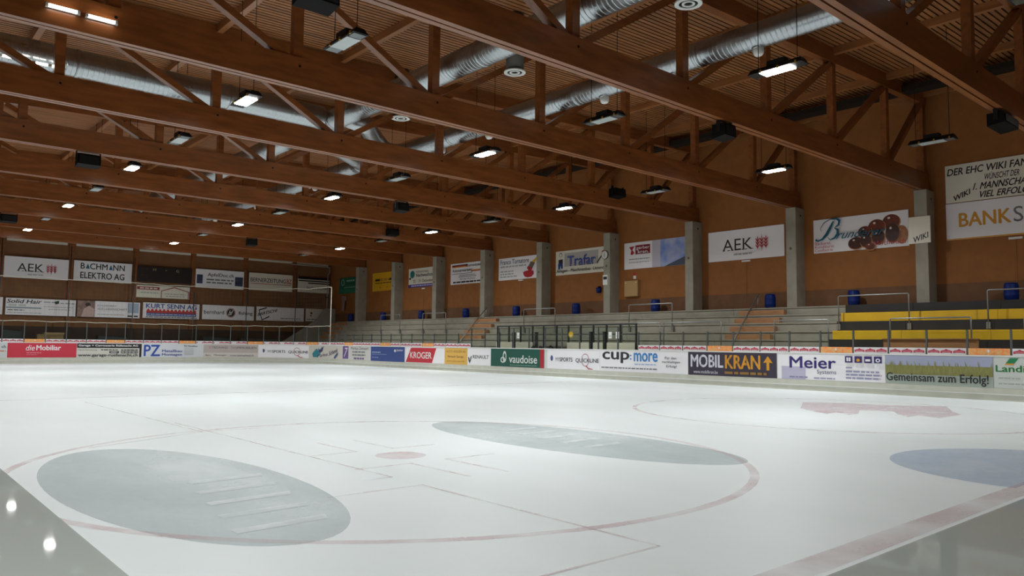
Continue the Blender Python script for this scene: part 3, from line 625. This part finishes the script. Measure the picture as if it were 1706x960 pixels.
board_ad(22.12, 17.61, 'white board advert with black and blue rounded letters', WH,
         [('t', 'cup', .03, .05, .36, .60, P(44, 44, 54), B3), ('t', ':', .365, .18, .385, .42, P(58, 130, 196), B3), ('t', 'more', .41, .08, .68, .50, P(58, 130, 196), B3), ('l', .42, .60, .66, .65, P(150, 180, 214)), ('l', .02, .80, .68, .86, GR), ('t', 'Für den', .76, .24, .88, .36, P(52, 50, 58), {}), ('t', 'nachhaltigen', .73, .42, .92, .56, P(52, 50, 58), {}), ('t', 'Erfolg!', .775, .62, .885, .76, P(52, 50, 58), {})])
def sports(q):
    return [('e', .09, .45, .026, .15, P(76, 84, 110)), ('e', .092, .43, .014, .08, P(60, 90, 160)), ('t', 'MY', .17, .40, .245, .60, GR, {}), ('t', 'SPORTS', .25, .40, .50, .61, P(60, 58, 64), {'bold': .012}), ('t', 'QUICKLINE', .56, .42, .985, .66, P(60, 58, 64), {'bold': .012}), ('o', .74, .50, .07, .32, .09, P(140, 40, 60)), ('p', [(.745, .80), (.76, .78), (.80, .90), (.88, .94), (.88, .96), (.80, .96)], RD)]
board_ad(25.36, 22.13, 'white board advert with red magnifier ring beside the green advert', WH, sports(0))
VG = P(20, 84, 70)
board_ad(29.41, 25.58, 'dark green board advert with white lettering and red end strip', VG,
         [('t', 'vaudoise', .36, .34, .88, .78, P(226, 230, 226), {'bold': .012}), ('o', .24, .62, .045, .17, .4, P(216, 220, 214)), ('o', .275, .44, .035, .32, .42, P(216, 220, 214)), ('l', .38, .88, .88, .92, P(130, 164, 150)), ('r', .935, 0, 1, 1, RD), ('r', .9, 0, .935, 1, VG)])
board_ad(31.31, 29.42, 'white board advert with small black car lettering and lozenge', WH,
         [('t', 'RENAULT', .24, .40, .92, .60, P(56, 54, 58), {'bold': .012}), ('p', [(.03, .5), (.09, .58), (.11, .74), (.15, .5), (.2, .44), (.16, .7), (.10, .92), (.05, .72)], P(56, 54, 58))])
board_ad(33.3, 31.32, 'amber yellow board advert with faint brown lettering', P(222, 176, 84), [('t', 'AUTO HAGGEN AG', .08, .14, .92, .28, P(150, 106, 50), {}), ('t', 'Renault Garage', .16, .46, .84, .62, P(110, 70, 40), {}), ('l', .1, .78, .9, .84, P(196, 146, 66))])
board_ad(37.13, 33.31, 'white board advert with slanted red field and white capitals', WH,
         [('p', [(.155, .03), (.80, .03), (.70, .98), (.02, .98)], P(196, 44, 58)), ('t', 'KROGER', .135, .30, .69, .72, P(238, 234, 232), {'bold': .012})])
board_ad(40.91, 37.2, 'plain blue board advert with small white print', P(52, 74, 138), [('t', 'Jaisler', .77, .14, .96, .32, WH, {}), ('p', [(.70, .26), (.73, .14), (.76, .26), (.73, .38)], WH), ('l', .04, .36, .30, .42, P(180, 190, 220)), ('l', .04, .5, .48, .55, P(130, 146, 196)), ('l', .04, .72, .24, .77, P(150, 166, 210))])
board_ad(44.41, 40.93, 'pale board advert with purple square and grey lines', P(204, 202, 196),
         [('r', 0, 0, .21, .93, P(104, 80, 132)), ('t', '7', .06, .12, .16, .8, P(226, 220, 230), {'shear': .3}), ('t', 'Markus Zwissart', .30, .04, .92, .24, P(90, 86, 110), {}), ('l', .36, .36, .82, .46, GR), ('l', .36, .58, .82, .68, GR), ('l', .42, .82, .78, .94, P(104, 80, 132))])
board_ad(48.4, 44.43, 'pale curved board advert with teal bird splash and script name', P(208, 202, 192),
         [('p', [(.08, .62), (.18, .2), (.24, .4), (.34, .04), (.30, .5), (.22, .9), (.10, .9)], P(50, 130, 140)), ('p', [(.22, .16), (.28, .36), (.38, .0), (.34, .44), (.26, .6)], P(70, 60, 96)), ('t', 'Markus', .22, .58, .50, .84, P(66, 56, 92), {'rise': .16, 'bold': .012}), ('t', 'Schenk', .54, .26, .84, .62, P(66, 56, 92), {'rise': .3, 'shear': .2, 'bold': .012}), ('p', [(.70, .9), (.78, .62), (.86, .46), (.84, .7), (.76, .96)], P(70, 90, 120))])
board_ad(52.3, 48.42, 'white curved board advert with red magnifier ring near the corner', WH, sports(1))
board_ad(55.87, 52.32, 'beige curved board advert with widely spaced capitals', P(212, 204, 196),
         [('r', 0, 0, 1, .64, P(190, 178, 172)), ('t', 'TAX', .03, .14, .13, .32, P(176, 70, 70), {}), ('t', 'TREUHAND', .14, .14, .44, .32, GR, {'bold': .012}), ('t', 'TAX', .49, .14, .59, .32, GR, {}), ('t', 'IMMOBILIEN', .60, .14, .97, .32, GR, {'bold': .012}), ('t', 'Bern', .04, .76, .13, .90, GR, {}), ('t', 'Münsingen', .19, .76, .41, .92, GR, {}), ('t', 'www.taxtreuhand.ch', .48, .76, .92, .92, GR, {})])
board_ad(59.76, 55.89, 'white board advert with huge blue initials', P(214, 216, 220),
         [('t', 'PZ', .03, .06, .29, .92, P(44, 76, 164), {'bold': .016}), ('t', 'Metallbau', .32, .42, .65, .62, P(44, 66, 150), B3), ('t', 'Montagen', .32, .70, .65, .94, P(44, 66, 150), B3), ('t', 'PZ Metallbau', .68, .08, .90, .2, BK, B2)] + [('l', .68, .28 + .1 * i, .84, .31 + .1 * i, LG) for i in range(6)])
board_ad(63.48, 59.78, 'white board advert with black header and web address', P(208, 206, 196),
         [('r', 0, 0, 1, .32, P(32, 30, 30)), ('r', .965, 0, 1, .98, P(32, 30, 30)), ('t', 'Garage + Carrosserie Rüfenacht AG', .02, .07, .94, .25, WH, B3), ('t', 'Opel-Vertretung', .02, .40, .30, .53, GR, {}), ('l', .36, .42, .62, .48, BK), ('r', .49, .54, .64, .70, P(60, 58, 56)), ('l', .51, .58, .62, .66, LG), ('r', .67, .54, .94, .70, P(60, 58, 56)), ('l', .68, .58, .93, .66, LG), ('l', .67, .42, .94, .48, BK), ('t', 'www.garage-ruefenacht.ch', .02, .72, .94, .99, BK, {'bold': .012})])
MR = P(200, 52, 70)
board_ad(67.08, 63.5, 'red board advert with white lettering', MR, [('t', 'die', .26, .14, .385, .52, WH, {'shear': .2}), ('t', 'Mobiliar', .405, .14, .765, .5, WH, {'bold': .018}), ('l', .27, .65, .48, .70, P(230, 150, 160)), ('l', .27, .79, .42, .83, P(224, 130, 142))])
board_ad(71.0, 67.1, 'pale board advert cut by the left picture edge', P(204, 208, 208), [('t', 'ch', .93, .16, .985, .36, P(30, 60, 70), B3), ('l', .90, .52, .99, .6, P(200, 120, 90))])

# ------------------------------------------------------------------ glass shields, pads
PADW = mat('pad_white', (228, 224, 226), rough=.5); PADR = P(184, 44, 66)
PADO = mat('pad_orange', (226, 120, 44), rough=.5, var=.5, scale=9, col2=(.80, .52, .22))
PITCH = 1.1
def pad(i, s0, s1, orange):
    W = s1 - s0
    def fm(u, v, w):
        x, y, nx, ny = path(s1 - u); return (x + nx * (w - .03), y + ny * (w - .03), 1.262 + v)
    items = []
    if orange:
        for k in range(9): items.append(('e', .08 + .1 * k + random.uniform(-.02, .02), random.uniform(.3, .75), .04, .2, mat('pad_peach', (236, 176, 110), rough=.5)))
        items.append(('e', .5, .4, .03, .22, PADW))
    else:
        for k in range(3):
            c = .17 + .33 * k
            items.append(('p', [(c - .15, .44), (c - .08, .34), (c - .05, .32), (c, .14), (c + .05, .32), (c + .08, .34), (c + .15, .44), (c + .15, .80), (c + .07, .70), (c - .07, .70), (c - .15, .80)], PADR))
            items.append(('p', [(c - .12, .56), (c, .46), (c + .12, .56), (c + .12, .62), (c, .53), (c - .12, .62)], mat('pad_pale_red', (226, 170, 180), rough=.5)))
    return sign('board_pad', ('orange snack banner' if orange else 'white banner with three red badges') + (' on top of the boards, %s banner from right' % ORD[i - 3] if i > 2 else ' beyond the right picture edge, %s of three' % ORD[i]), 'banner', fm, W, .19, PADO if orange else PADW, items, 0.02, 'banner strips on the boards', cols=2)
def bay(i, s0, h, bench=False):
    s1 = s0 + PITCH; x, y, nx, ny = path(s1); xm, ym, _, _ = path((s0 + s1) / 2)
    t = Thing('glass_shield', ('clear glass shield pane with grey post above the boards, %s from right' % ORD[i - 3]) if i > 2 else 'clear glass shield pane beyond the right picture edge, %s of three' % ORD[i], 'glass shield', (xm, ym, 1.262), 'glass shields round the rink')
    t.part('pane', strip(s0 + .03, s1 - .03, 1.265, 1.26 + h - .03, -.062, -.05, 0.6), GLASS)
    wd = .026
    t.part('post', MB().beam((x - nx * .055, y - ny * .055, 1.262), (x - nx * .055, y - ny * .055, 1.26 + h), wd * 2, wd * 2, (nx, ny, 0)), POSTM)
s = 6.88 - 4.4; i = 0; n_pad = 0
edges = []
while s < 75.0:
    edges.append(s); s += PITCH
# phase of the orange banners follows the photograph: one bay in four
for s in edges:
    inb = 20.0 < s + .55 < 31.3
    endz = s > 46.2
    h = 1.25 if endz else 0.72
    if s > 2.3 and s < 70:
        bay(i, s, h if not inb else .95)
        j = round((s - 6.88) / PITCH)
        if not inb:
            pad(n_pad, s + .03, s + PITCH - .03, j % 4 == (0 if s < 25 else 1)); n_pad += 1
        i += 1

# ------------------------------------------------------------------ player bench enclosure behind the boards
BT = mat('bench_frame_dark', (52, 54, 54), rough=.5, metal=.3)
t = Thing('bench_enclosure', 'glazed player bench enclosure with dark frame behind the boards', 'enclosure', (25.8, 27, 0.25))
for y in (21.4, 22.3, 23.1, 23.9, 24.7, 25.5, 26.3, 27.2, 28.0, 28.9, 29.8, 30.7):
    t.part('post', MB().box(25.77, 25.83, y - .035, y + .035, .252, 2.34), BT)
t.part('top_rail', MB().box(25.77, 25.83, 21.36, 30.74, 2.34, 2.4), BT)
t.part('middle_rail', MB().box(25.775, 25.825, 21.4, 30.7, 1.9, 1.93), POSTM)
for a, b in ((21.4, 25.5), (27.9, 30.7)): t.part('cream_panel', MB().box(25.70, 25.72, a, b, .9, 1.55), mat('cream_panel', (214, 208, 186), rough=.5))
for a, b in ((21.44, 23.06), (23.14, 25.46), (25.54, 27.9), (27.95, 30.66)): t.part('pane', MB().box(25.795, 25.805, a, b, 1.56, 2.33), GLASS)
for y, l in ((22.1, 'thick dark gate post right of the bench enclosure'), (22.9, 'thick dark gate post left of the paper notices'), (29.15, 'thick dark gate post behind the car advert'), (28.0, 'thick dark gate post behind the green advert'), (26.4, 'thick dark gate post at the bench middle')):
    t = Thing('gate_post', l, 'post', (24.6, y, 0), 'bench gate posts')
    t.part('post', MB().box(24.5, 24.62, y - .06, y + .06, .001, 2.0), BT)
    t.part('cap', MB().box(24.49, 24.63, y - .07, y + .07, 2.0, 2.02), BT)
t = Thing('warning_sign', 'small yellow oval notice on the bench glass', 'notice', (25.7, 25.3, 1.7)); 
t.part('plate', MB().tube([(25.76, 25.3, 1.92), (25.75, 25.3, 1.92)], .15, 16), P(224, 182, 40)); t.part('mark', MB().box(25.744, 25.749, 25.24, 25.36, 1.84, 1.9), P(240, 236, 220))
for y, l in ((27.45, 'white paper notice left of the yellow notice'), (21.6, 'white paper notice right of the bench, broader sheet'), (21.2, 'white paper notice right of the bench, narrow sheet')):
    t = Thing('paper_notice', l, 'notice', (24.345, y, 1.8)); t.part('sheet', MB().box(24.343, 24.3495, y - .09, y + .09, 1.72, 2.0), WHITEP); t.part('print', MB().box(24.339, 24.3425, y - .06, y + .06, 1.82, 1.84), GR)
t = Thing('player_bench', 'dark player bench with bags behind the boards', 'bench', (25.3, 26.6, .25)); t.part('seat', MB().box(25.1, 25.5, 24.6, 29, .7, .76), BT)
for y in (24.8, 26.8, 28.8): t.part('leg', MB().box(25.2, 25.4, y - .04, y + .04, .252, .7), BT)
for y, h in ((26.2, .62), (26.9, .58), (27.4, .6)):
    t = Thing('black_bag', 'black bag standing on the player bench, %s from right' % ORD[(26.2, 26.9, 27.4).index(y)], 'bag', (25.3, y, .762), 'bags on the player bench')
    t.part('body', MB().tube([(25.3, y, .765), (25.3, y, .8), (25.3, y, .76 + h * .8), (25.3, y, .76 + h)], [.15, .19, .17, .06], 10), BLACKM, True)
    t.part('handle', MB().tube([(25.3, y - .08, .76 + h * .95), (25.3, y, .80 + h), (25.3, y + .08, .76 + h * .95)], .012, 6), BLACKM, True)

# ------------------------------------------------------------------ things on the side wall
t = Thing('wall_clock', 'round white clock on the concrete column beside the blue-lettered sign', 'clock', (XC - .02, 25.62, 6.0))
yc = 25.62
t.part('rim', MB().tube([(XC - .001, yc, 5.95), (XC - .05, yc, 5.95)], .22, 24), POSTM); t.part('dial', MB().tube([(XC - .0505, yc, 5.95), (XC - .056, yc, 5.95)], .195, 24), WHITEP)
t.part('hand', MB().beam((XC - .06, yc, 5.95), (XC - .06, yc + .03, 6.08), .02, .006, (1, 0, 0)), BK); t.part('hand', MB().beam((XC - .063, yc, 5.95), (XC - .063, yc, 5.84), .02, .006, (1, 0, 0)), BK)
t = Thing('column_notice', 'white notice sheet on the column under the clock', 'notice', (XC - .01, 25.62, 4.6)); t.part('sheet', MB().box(XC - .008, XC - .001, 25.47, 25.77, 4.45, 4.95), WHITEP); t.part('print', MB().box(XC - .011, XC - .0085, 25.5, 25.74, 4.72, 4.86), BK)
t = Thing('wall_cabinet', 'beige hose cabinet on the wall under the blue-sky sign', 'cabinet', (XW - .1, 24.4, 3.9))
t.part('body', MB().box(XW - .2, XW - .003, 23.95, 24.8, 3.85, 4.62), mat('beige_metal', (176, 142, 92), rough=.5)); t.part('door', MB().box(XW - .215, XW - .2, 23.98, 24.77, 3.88, 4.59), mat('beige_metal', (176, 142, 92)))
for y in (24.05, 24.7): t.part('lock', MB().tube([(XW - .215, y, 4.52), (XW - .225, y, 4.52)], .02, 10), WHITEP)
t = Thing('fire_notice', 'tiny red and white notice above the beige cabinet', 'notice', (XW - .01, 24.3, 4.75)); t.part('plate', MB().box(XW - .012, XW - .002, 24.22, 24.38, 4.72, 4.88), WHITEP); t.part('red_field', MB().box(XW - .015, XW - .0125, 24.22, 24.38, 4.88, 5.02), RD)
t = Thing('wall_bucket', 'small blue bucket hanging on the wall beside the clock column', 'bucket', (XW - .15, 26.55, 4.1))
t.part('bucket', MB().tube([(XW - .16, 26.55, 4.12), (XW - .16, 26.55, 4.38)], [.11, .15], 14), BLUE, True); t.part('bracket', MB().box(XW - .2, XW - .002, 26.53, 26.57, 4.38, 4.46), BLACKM)

# ------------------------------------------------------------------ end of the rink: net, ropes, poles, clutter
def rope(s0, s1, z, sag, n):
    return [(path(s0 + (s1 - s0) * i / n)[0] - path(s0 + (s1 - s0) * i / n)[2] * .06, path(s0 + (s1 - s0) * i / n)[1] - path(s0 + (s1 - s0) * i / n)[3] * .06, z + sag * (math.sin(i * 2.1) * .5 + math.sin(i * .9) * .5)) for i in range(n + 1)]
t = Thing('safety_net', 'fine safety net with white ropes behind the far boards', 'net', (17.3, YEND, 2.5))
t.part('top_rope', MB().tube(rope(46.3, 74, 5.12, .05, 60), .025, 6), ROPE, True)
t.part('lower_rope', MB().tube(rope(46.3, 74, 2.52, .03, 70), .022, 6), ROPE, True)
t.part('edge_rope', MB().tube([(XB + .06, 46.3, 1.3), (XB + .06, 46.3, 3.0), (XB + .06, 46.3, 5.12)], .03, 6), ROPE, True)
nb = MB(); s = 46.3
while s < 74:
    x, y, nx, ny = path(s); nb.beam((x - nx * .06, y - ny * .06, 2.52), (x - nx * .06, y - ny * .06, 5.1), .003, .003, (nx, ny, 0)); s += .25
for i in range(1, 10):
    z = 2.52 + .25 * i; pts = [(path(46.3 + .6 * k)[0] - path(46.3 + .6 * k)[2] * .06, path(46.3 + .6 * k)[1] - path(46.3 + .6 * k)[3] * .06, z) for k in range(47)]
    nb.tube(pts, .0016, 3)
o = t.part('netting', nb, NETM); o['kind'] = 'stuff'
for i, (x, zt) in enumerate(((25.75, 6.9), (21.95, 6.6), (18.2, 4.7), (14.3, 6.8), (10.55, 7.25), (6.87, 7.4))):
    yy = YEND + .35 if x < 17.3 else YEND + .35
    t = Thing('net_pole', 'thin grey net pole in front of the end wall, %s from right' % ORD[i], 'pole', (x, 54.6, .0), 'net poles')
    t.part('pole', MB().tube([(x, 54.6, 0.001), (x, 54.6, zt + .1)], .035, 8), POSTM, True)
    t.part('base', MB().box(x - .1, x + .1, 54.5, 54.7, 0.001, .02), POSTM)
t = Thing('beige_box', 'beige wooden box behind the red board advert', 'box', (9.6, 54.3, 0)); t.part('body', MB().box(8.85, 10.25, 54.0, 54.5, 0.001, 1.75), mat('beige_board', (150, 124, 86), rough=.7)); t.part('lid', MB().box(9.2, 10.28, 53.98, 54.52, 1.75, 1.86), mat('beige_board', (150, 124, 86)))
TARP = mat('tarp_grey_green', (52, 60, 58), rough=.6, var=.4, scale=1.5)
for (a, b, h, l) in ((18.9, 21.2, 1.75, 'grey-green covered heap behind the beige advert'), (21.6, 25.4, 1.7, 'long grey-green covered heap near the far corner'), (12.2, 14.4, 1.7, 'dark covered heap behind the web-address advert'), (7.0, 8.4, 2.0, 'dark grey covered heap at the left behind the red advert')):
    t = Thing('covered_heap', l, 'covered heap', ((a + b) / 2, 55.0, 0))
    t.part('cover', MB().add([(a, 54.8, .001), (b, 54.8, .001), (b, 55.55, .001), (a, 55.55, .001), (a + .2, 54.95, h), (b - .25, 54.95, h - .1), (b - .3, 55.5, h), (a + .25, 55.5, h + .05)], [(0, 3, 2, 1), (4, 5, 6, 7), (0, 1, 5, 4), (1, 2, 6, 5), (2, 3, 7, 6), (3, 0, 4, 7)]), TARP)
    t.part('strap', MB().box((a + b) / 2 - .03, (a + b) / 2 + .03, 54.86, 54.9, .3, h * .6), BLACKM)
t = Thing('rain_pipe', 'pale pipe with elbow in the far corner', 'pipe', (28.7, 55.3, 3.0))
t.part('pipe', MB().tube([(25.6, 55.42, 7.45), (28.6, 55.42, 7.45), (28.95, 55.42, 7.4), (28.95, 55.42, 7.0), (28.8, 55.42, 6.8), (28.8, 55.42, 3.03)], .05, 8), mat('pipe_grey', (150, 140, 130), rough=.5), True)
t.part('clamp', MB().box(28.73, 28.87, 55.36, 55.64, 5.0, 5.06), BLACKM)
t = Thing('hung_shirt', 'pale shirt hanging on the wall in the far corner', 'shirt', (29.1, 53.2, 3.9))
t.part('cloth', MB().add([(29.15, 53.7, 5.0), (29.1, 53.5, 5.1), (29.08, 53.3, 5.1), (29.1, 52.9, 5.0), (29.12, 52.85, 4.7), (29.08, 53.05, 4.7), (29.05, 53.1, 3.9), (29.05, 53.5, 3.9), (29.08, 53.5, 4.7), (29.15, 53.72, 4.7)], [(0, 1, 8, 9), (1, 2, 5, 8), (2, 3, 4, 5), (8, 5, 6, 7)]), mat('shirt_pink', (150, 120, 120), rough=.8)); t.part('hook', MB().box(29.08, 29.19, 53.38, 53.42, 5.1, 5.13), BLACKM)

# ------------------------------------------------------------------ ducts
def ribbed(pts, r, pitch=.125, n=20):
    """spiral duct: tube with raised seams"""
    out = []; rs = []
    P_ = [Vector(p) for p in pts]
    for a, b in zip(P_[:-1], P_[1:]):
        L = (b - a).length; k = max(1, int(L / pitch))
        for i in range(k):
            for f_, dr in ((0, 0), (.04, 0), (.74, 0), (.78, 0), (.84, .007), (.93, .007)):
                out.append(a.lerp(b, (i + f_) / k)); rs.append(r + dr)
    out.append(P_[-1]); rs.append(r)
    return MB().tube(out, rs, n)
ZD = 8.6
def duct(label, pts, r, parts):
    t = Thing('spiral_duct', label, 'duct', tuple(pts[0]), 'spiral air ducts')
    t.part('pipe', ribbed(pts, r), DUCT, True)
    for y in parts:   # couplings
        a = Vector(pts[0]); b = Vector(pts[-1]); d = (b - a).normalized(); c = a + d * y
        t.part('coupling', MB().tube([c - d * .06, c - d * .05, c + d * .05, c + d * .06], [r + .001, r + .018, r + .018, r + .001], 20), DUCT, True)
    return t
dm = duct('main spiral duct running lengthwise over the middle of the ice', [(11.52, -4, ZD), (11.52, 50, ZD)], .33, [12, 18.4, 21.6, 26, 31, 36, 41, 46])
dn = duct('spiral duct with white nozzles nearer the stand side', [(15.5, -4, ZD), (15.5, 23.6, ZD)], .30, [10, 14.8, 19, 25])
df = duct('far spiral duct with white nozzles beyond the elbows', [(15.3, 27.3, ZD), (15.3, 50, ZD)], .30, [2, 8, 14])
dl = duct('wide spiral duct crossing the hall from the left', [(-7.8, 22.3, ZD + .05), (11.2, 22.3, ZD + .05)], .36, [4, 8, 12, 16])
for nm, pts in (('elbow duct joining the nearer nozzle duct to the main duct', [(15.5, 23.55, ZD), (15.42, 24.1, ZD), (15.0, 24.3, ZD), (14.5, 24.0, ZD), (13.2, 22.6, ZD), (12.6, 21.9, ZD), (11.8, 21.6, ZD)]), ('elbow duct joining the far nozzle duct to the main duct', [(15.3, 27.35, ZD), (15.3, 26.9, ZD), (15.1, 26.5, ZD), (14.6, 26.2, ZD), (13.2, 25.2, ZD), (11.8, 24.6, ZD)])):
    t = Thing('duct_elbow', nm, 'duct', pts[0], 'duct elbows'); t.part('pipe', MB().tube(pts, .30, 18), DUCT, True)
    for i in (1, 3):
        a, b = Vector(pts[i]), Vector(pts[i + 1]); d = (b - a).normalized(); t.part('seam', MB().tube([a - d * .03, a + d * .03], .312, 18), DUCT, True)
def nozzle(x, y, label):
    t = Thing('duct_nozzle', label, 'nozzle', (x, y, ZD - .5), 'white duct nozzles')
    d = Vector((.1, -.12, -.95)).normalized(); c = Vector((x, y, ZD))
    t.part('ball', MB().tube([c + d * a for a in (.29, .33, .40, .46, .48)], [.12, .13, .125, .10, .07], 14), WHITEP, True)
    t.part('collar', MB().tube([c + d * a for a in (.27, .31)], .145, 14), DUCT, True)
for i, y in enumerate((9.3, 11.65, 14.05, 16.6, 19.1, 21.7)): nozzle(15.5, y, 'white ball nozzle under the nearer nozzle duct, %s from the camera' % ORD[i])
for i, y in enumerate((31.0, 33.2, 37.4, 43.1)): nozzle(15.3, y, 'white ball nozzle under the far nozzle duct, %s from the camera' % ORD[i])
def diffuser(x, y, label, z=8.0):
    t = Thing('ceiling_diffuser', label, 'air diffuser', (x, y, z), 'round air diffusers')
    t.part('duct_drop', MB().tube([(x, y, ZT(x) - .02), (x, y, z + .03)], .24, 20), mat('drop_grey', (92, 88, 84), rough=.5, metal=.4), True)
    for r0, r1, mt_ in ((.20, .29, WHITEP), (.09, .14, WHITEP)):
        mb = MB(); n = 24
        for i in range(n):
            a = 2 * PI * i / n; b = 2 * PI * (i + 1) / n
            mb.add([(x + r * math.cos(q), y + r * math.sin(q), zz) for zz in (z, z + .03) for r in (r0, r1) for q in (a, b)], [(0, 1, 3, 2), (4, 6, 7, 5), (2, 3, 7, 6), (0, 4, 5, 1)])
        t.part('ring', mb, mt_)
    t.part('core', MB().tube([(x, y, z + .005), (x, y, z + .025)], .05, 12), BLACKM)
    t.part('throat', MB().tube([(x, y, z + .025), (x, y, z + .032)], .21, 20), BLACKM)
diffuser(13.0, 9.36, 'round air diffuser at the top picture edge', 8.6)
diffuser(13.0, 14.9, 'round air diffuser on a fat drop pipe in the middle', 8.6)
diffuser(13.05, 20.5, 'round air diffuser above the duct elbow', 8.6)

# ------------------------------------------------------------------ floodlights
def flood(x, y, lit, label, z=7.3):
    t = Thing('floodlight', label, 'floodlight', (x, y, z), 'floodlights burning' if lit else 'floodlights switched off')
    L = .62; W_ = .17
    hs_ = t.part('housing', MB().add([(x - W_, y - L, z), (x + W_, y - L, z), (x + W_, y + L, z), (x - W_, y + L, z), (x - .09, y - L + .05, z + .12), (x + .09, y - L + .05, z + .12), (x + .09, y + L - .05, z + .12), (x - .09, y + L - .05, z + .12)], [(0, 3, 2, 1), (4, 5, 6, 7), (0, 1, 5, 4), (1, 2, 6, 5), (2, 3, 7, 6), (3, 0, 4, 7)]), BLACKM)
    t.part('gear_box', MB().box(x - .1, x + .1, y - .2, y + .2, z + .121, z + .22), BLACKM)
    t.part('lens', MB().box(x - .15, x + .15, y - .34, y + .34, z - .02, z - .002), LIT if lit else mat('unlit_lens', (176, 184, 184), rough=.25))
    if not lit:
        for a, b in ((-.58, -.31), (.31, .58)): t.part('reflector', MB().box(x - .13, x + .13, y + a, y + b, z - .012, z - .002), mat('lamp_reflector', (92, 98, 100), rough=.25, metal=.6))
    for a in (-.5, -.1, .3):
        t.part('clip', MB().box(x - W_ - .02, x - W_ + .01, y + a - .02, y + a + .02, z - .02, z + .04), BRASS, parent=hs_)
    for a in (-.45, .45): t.part('rod', MB().tube([(x, y + a, z + .1), (x, y + a, ZT(x) - .01)], .008, 6), BLACKM)
    if lit:
        ld = bpy.data.lights.new('flood_light', 'AREA'); ld.shape = 'RECTANGLE'; ld.size = .26; ld.size_y = .6; ld.energy = FLOOD_W; ld.color = FLOOD_COL; ld.spread = math.radians(155)
        lo = bpy.data.objects.new('flood_light', ld); COL.objects.link(lo); lo.parent = t.o; lo.location = (0, 0, -.035)
rows = ((7.1, 'left', 0), (14.65, 'middle', 0), (23.05, 'right', 1), (-1.15, 'outer left', 1))
for x, rn, ph in rows:
    n = {True: 0, False: 0}
    for k in range(-1, 9):
        lit = (k + ph) % 2 == 0
        if rn == 'outer left' and not lit: continue
        out = rn == 'outer left' or (rn == 'left' and k <= 0) or (rn == 'right' and k < 0)
        nm = ('burning' if lit else 'switched-off') + ' floodlight '
        if out: nm += {'outer left': 'beyond the left picture edge', 'left': 'above the top picture edge', 'right': 'beyond the right picture edge'}[rn] + ', bay %s' % ORD[k + 1]
        else: nm += 'in the %s row of lamps, %s %s one from the camera' % (rn, ORD[n[lit]], 'burning' if lit else 'dark'); n[lit] += 1
        flood(x, 8.28 + 4.94 * k, lit, nm)

# ------------------------------------------------------------------ tube reflections in the glass at upper left, built as glowing tubes
def tube_reflection(x0, x1, y, z, label):
    t = Thing('tube_reflection', label, 'tube reflection', ((x0 + x1) / 2, y, z), 'reflected tubes')
    t.part('tube', MB().tube([(x0, y, z), (x1, y, z)], .026, 10), TUBE_REFL, True)
    t.part('added_batten', MB().box(x0 - .03, x1 + .03, y + .03, y + .07, z - .03, z + .03), WHITEP)  # batten and caps are added; only a reflection is seen here
    for x in (x0, x1): t.part('cap', MB().box(x - .03, x + .01, y - .03, y + .03, z - .03, z + .03), WHITEP)
tube_reflection(2.40, 2.90, 15.46, 7.38, 'bright tube reflected in the glass, built on the truss, left of the pair')
tube_reflection(3.04, 3.53, 15.46, 7.37, 'bright tube reflected in the glass, built on the truss, right of the pair')
for i in range(4): tube_reflection(2.5 + .35 * i, 2.80 + .35 * i, 21.85, 8.3, 'thin tube reflected in the glass, built below the wide duct, %s from the left' % ORD[i])
tube_reflection(4.4, 5.27, 37.3, 7.4, 'bright tube reflected in the glass at the left picture edge')

# ------------------------------------------------------------------ loudspeakers
def speaker(x, y, z, label, tilt=0.35, yaw=0.0, wx=.5, wy=.38, h=.36):
    t = Thing('loudspeaker', label, 'loudspeaker', (x, y, z), 'black loudspeakers')
    t.part('cabinet', MB().add([(x - wx / 2, y - wy / 2, z + .05), (x + wx / 2, y - wy / 2, z + .05), (x + wx / 2, y + wy / 2, z), (x - wx / 2, y + wy / 2, z), (x - wx / 2, y - wy / 2 + .03, z + h), (x + wx / 2, y - wy / 2 + .03, z + h), (x + wx / 2, y + wy / 2, z + h), (x - wx / 2, y + wy / 2, z + h)], [(0, 3, 2, 1), (4, 5, 6, 7), (0, 1, 5, 4), (1, 2, 6, 5), (2, 3, 7, 6), (3, 0, 4, 7)]), SPK)
    t.part('grille', MB().box(x - wx / 2 + .04, x + wx / 2 - .04, y - wy / 2 - .012, y - wy / 2 - .002, z + .08, z + h - .05), BLACKM)
    for s_ in (-1, 1): t.part('bracket', MB().box(x + s_ * (wx / 2 + .01) - .012, x + s_ * (wx / 2 + .01) + .012, y - .05, y + .05, z + h * .4, z + h + .1), BLACKM)
for k, l in ((0, 'black loudspeaker under the near truss, middle of the hall'), (3, 'black loudspeaker under the fifth truss, middle of the hall'), (6, 'small dark loudspeaker under a far truss')):
    speaker(16.4, TY(k), 6.62, l)
for k, l in ((0, 'black loudspeaker cut off by the top picture edge'), (3, 'black loudspeaker under the left half of a truss'), (6, 'dark loudspeaker at the left picture edge')):
    speaker(5.25, TY(k), 6.62, l, wx=.62)
speaker(20.55, TY(-1), 6.67, 'large black loudspeaker at the right end of nearest truss', wx=1.0, h=.3)
speaker(23.3, TY(2) - .345, 7.4, 'black loudspeaker on the truss above the blue-sky sign', wx=.62)
speaker(22.0, TY(5) - .345, 7.2, 'black loudspeaker on a far truss above the striped sign', wx=.62)
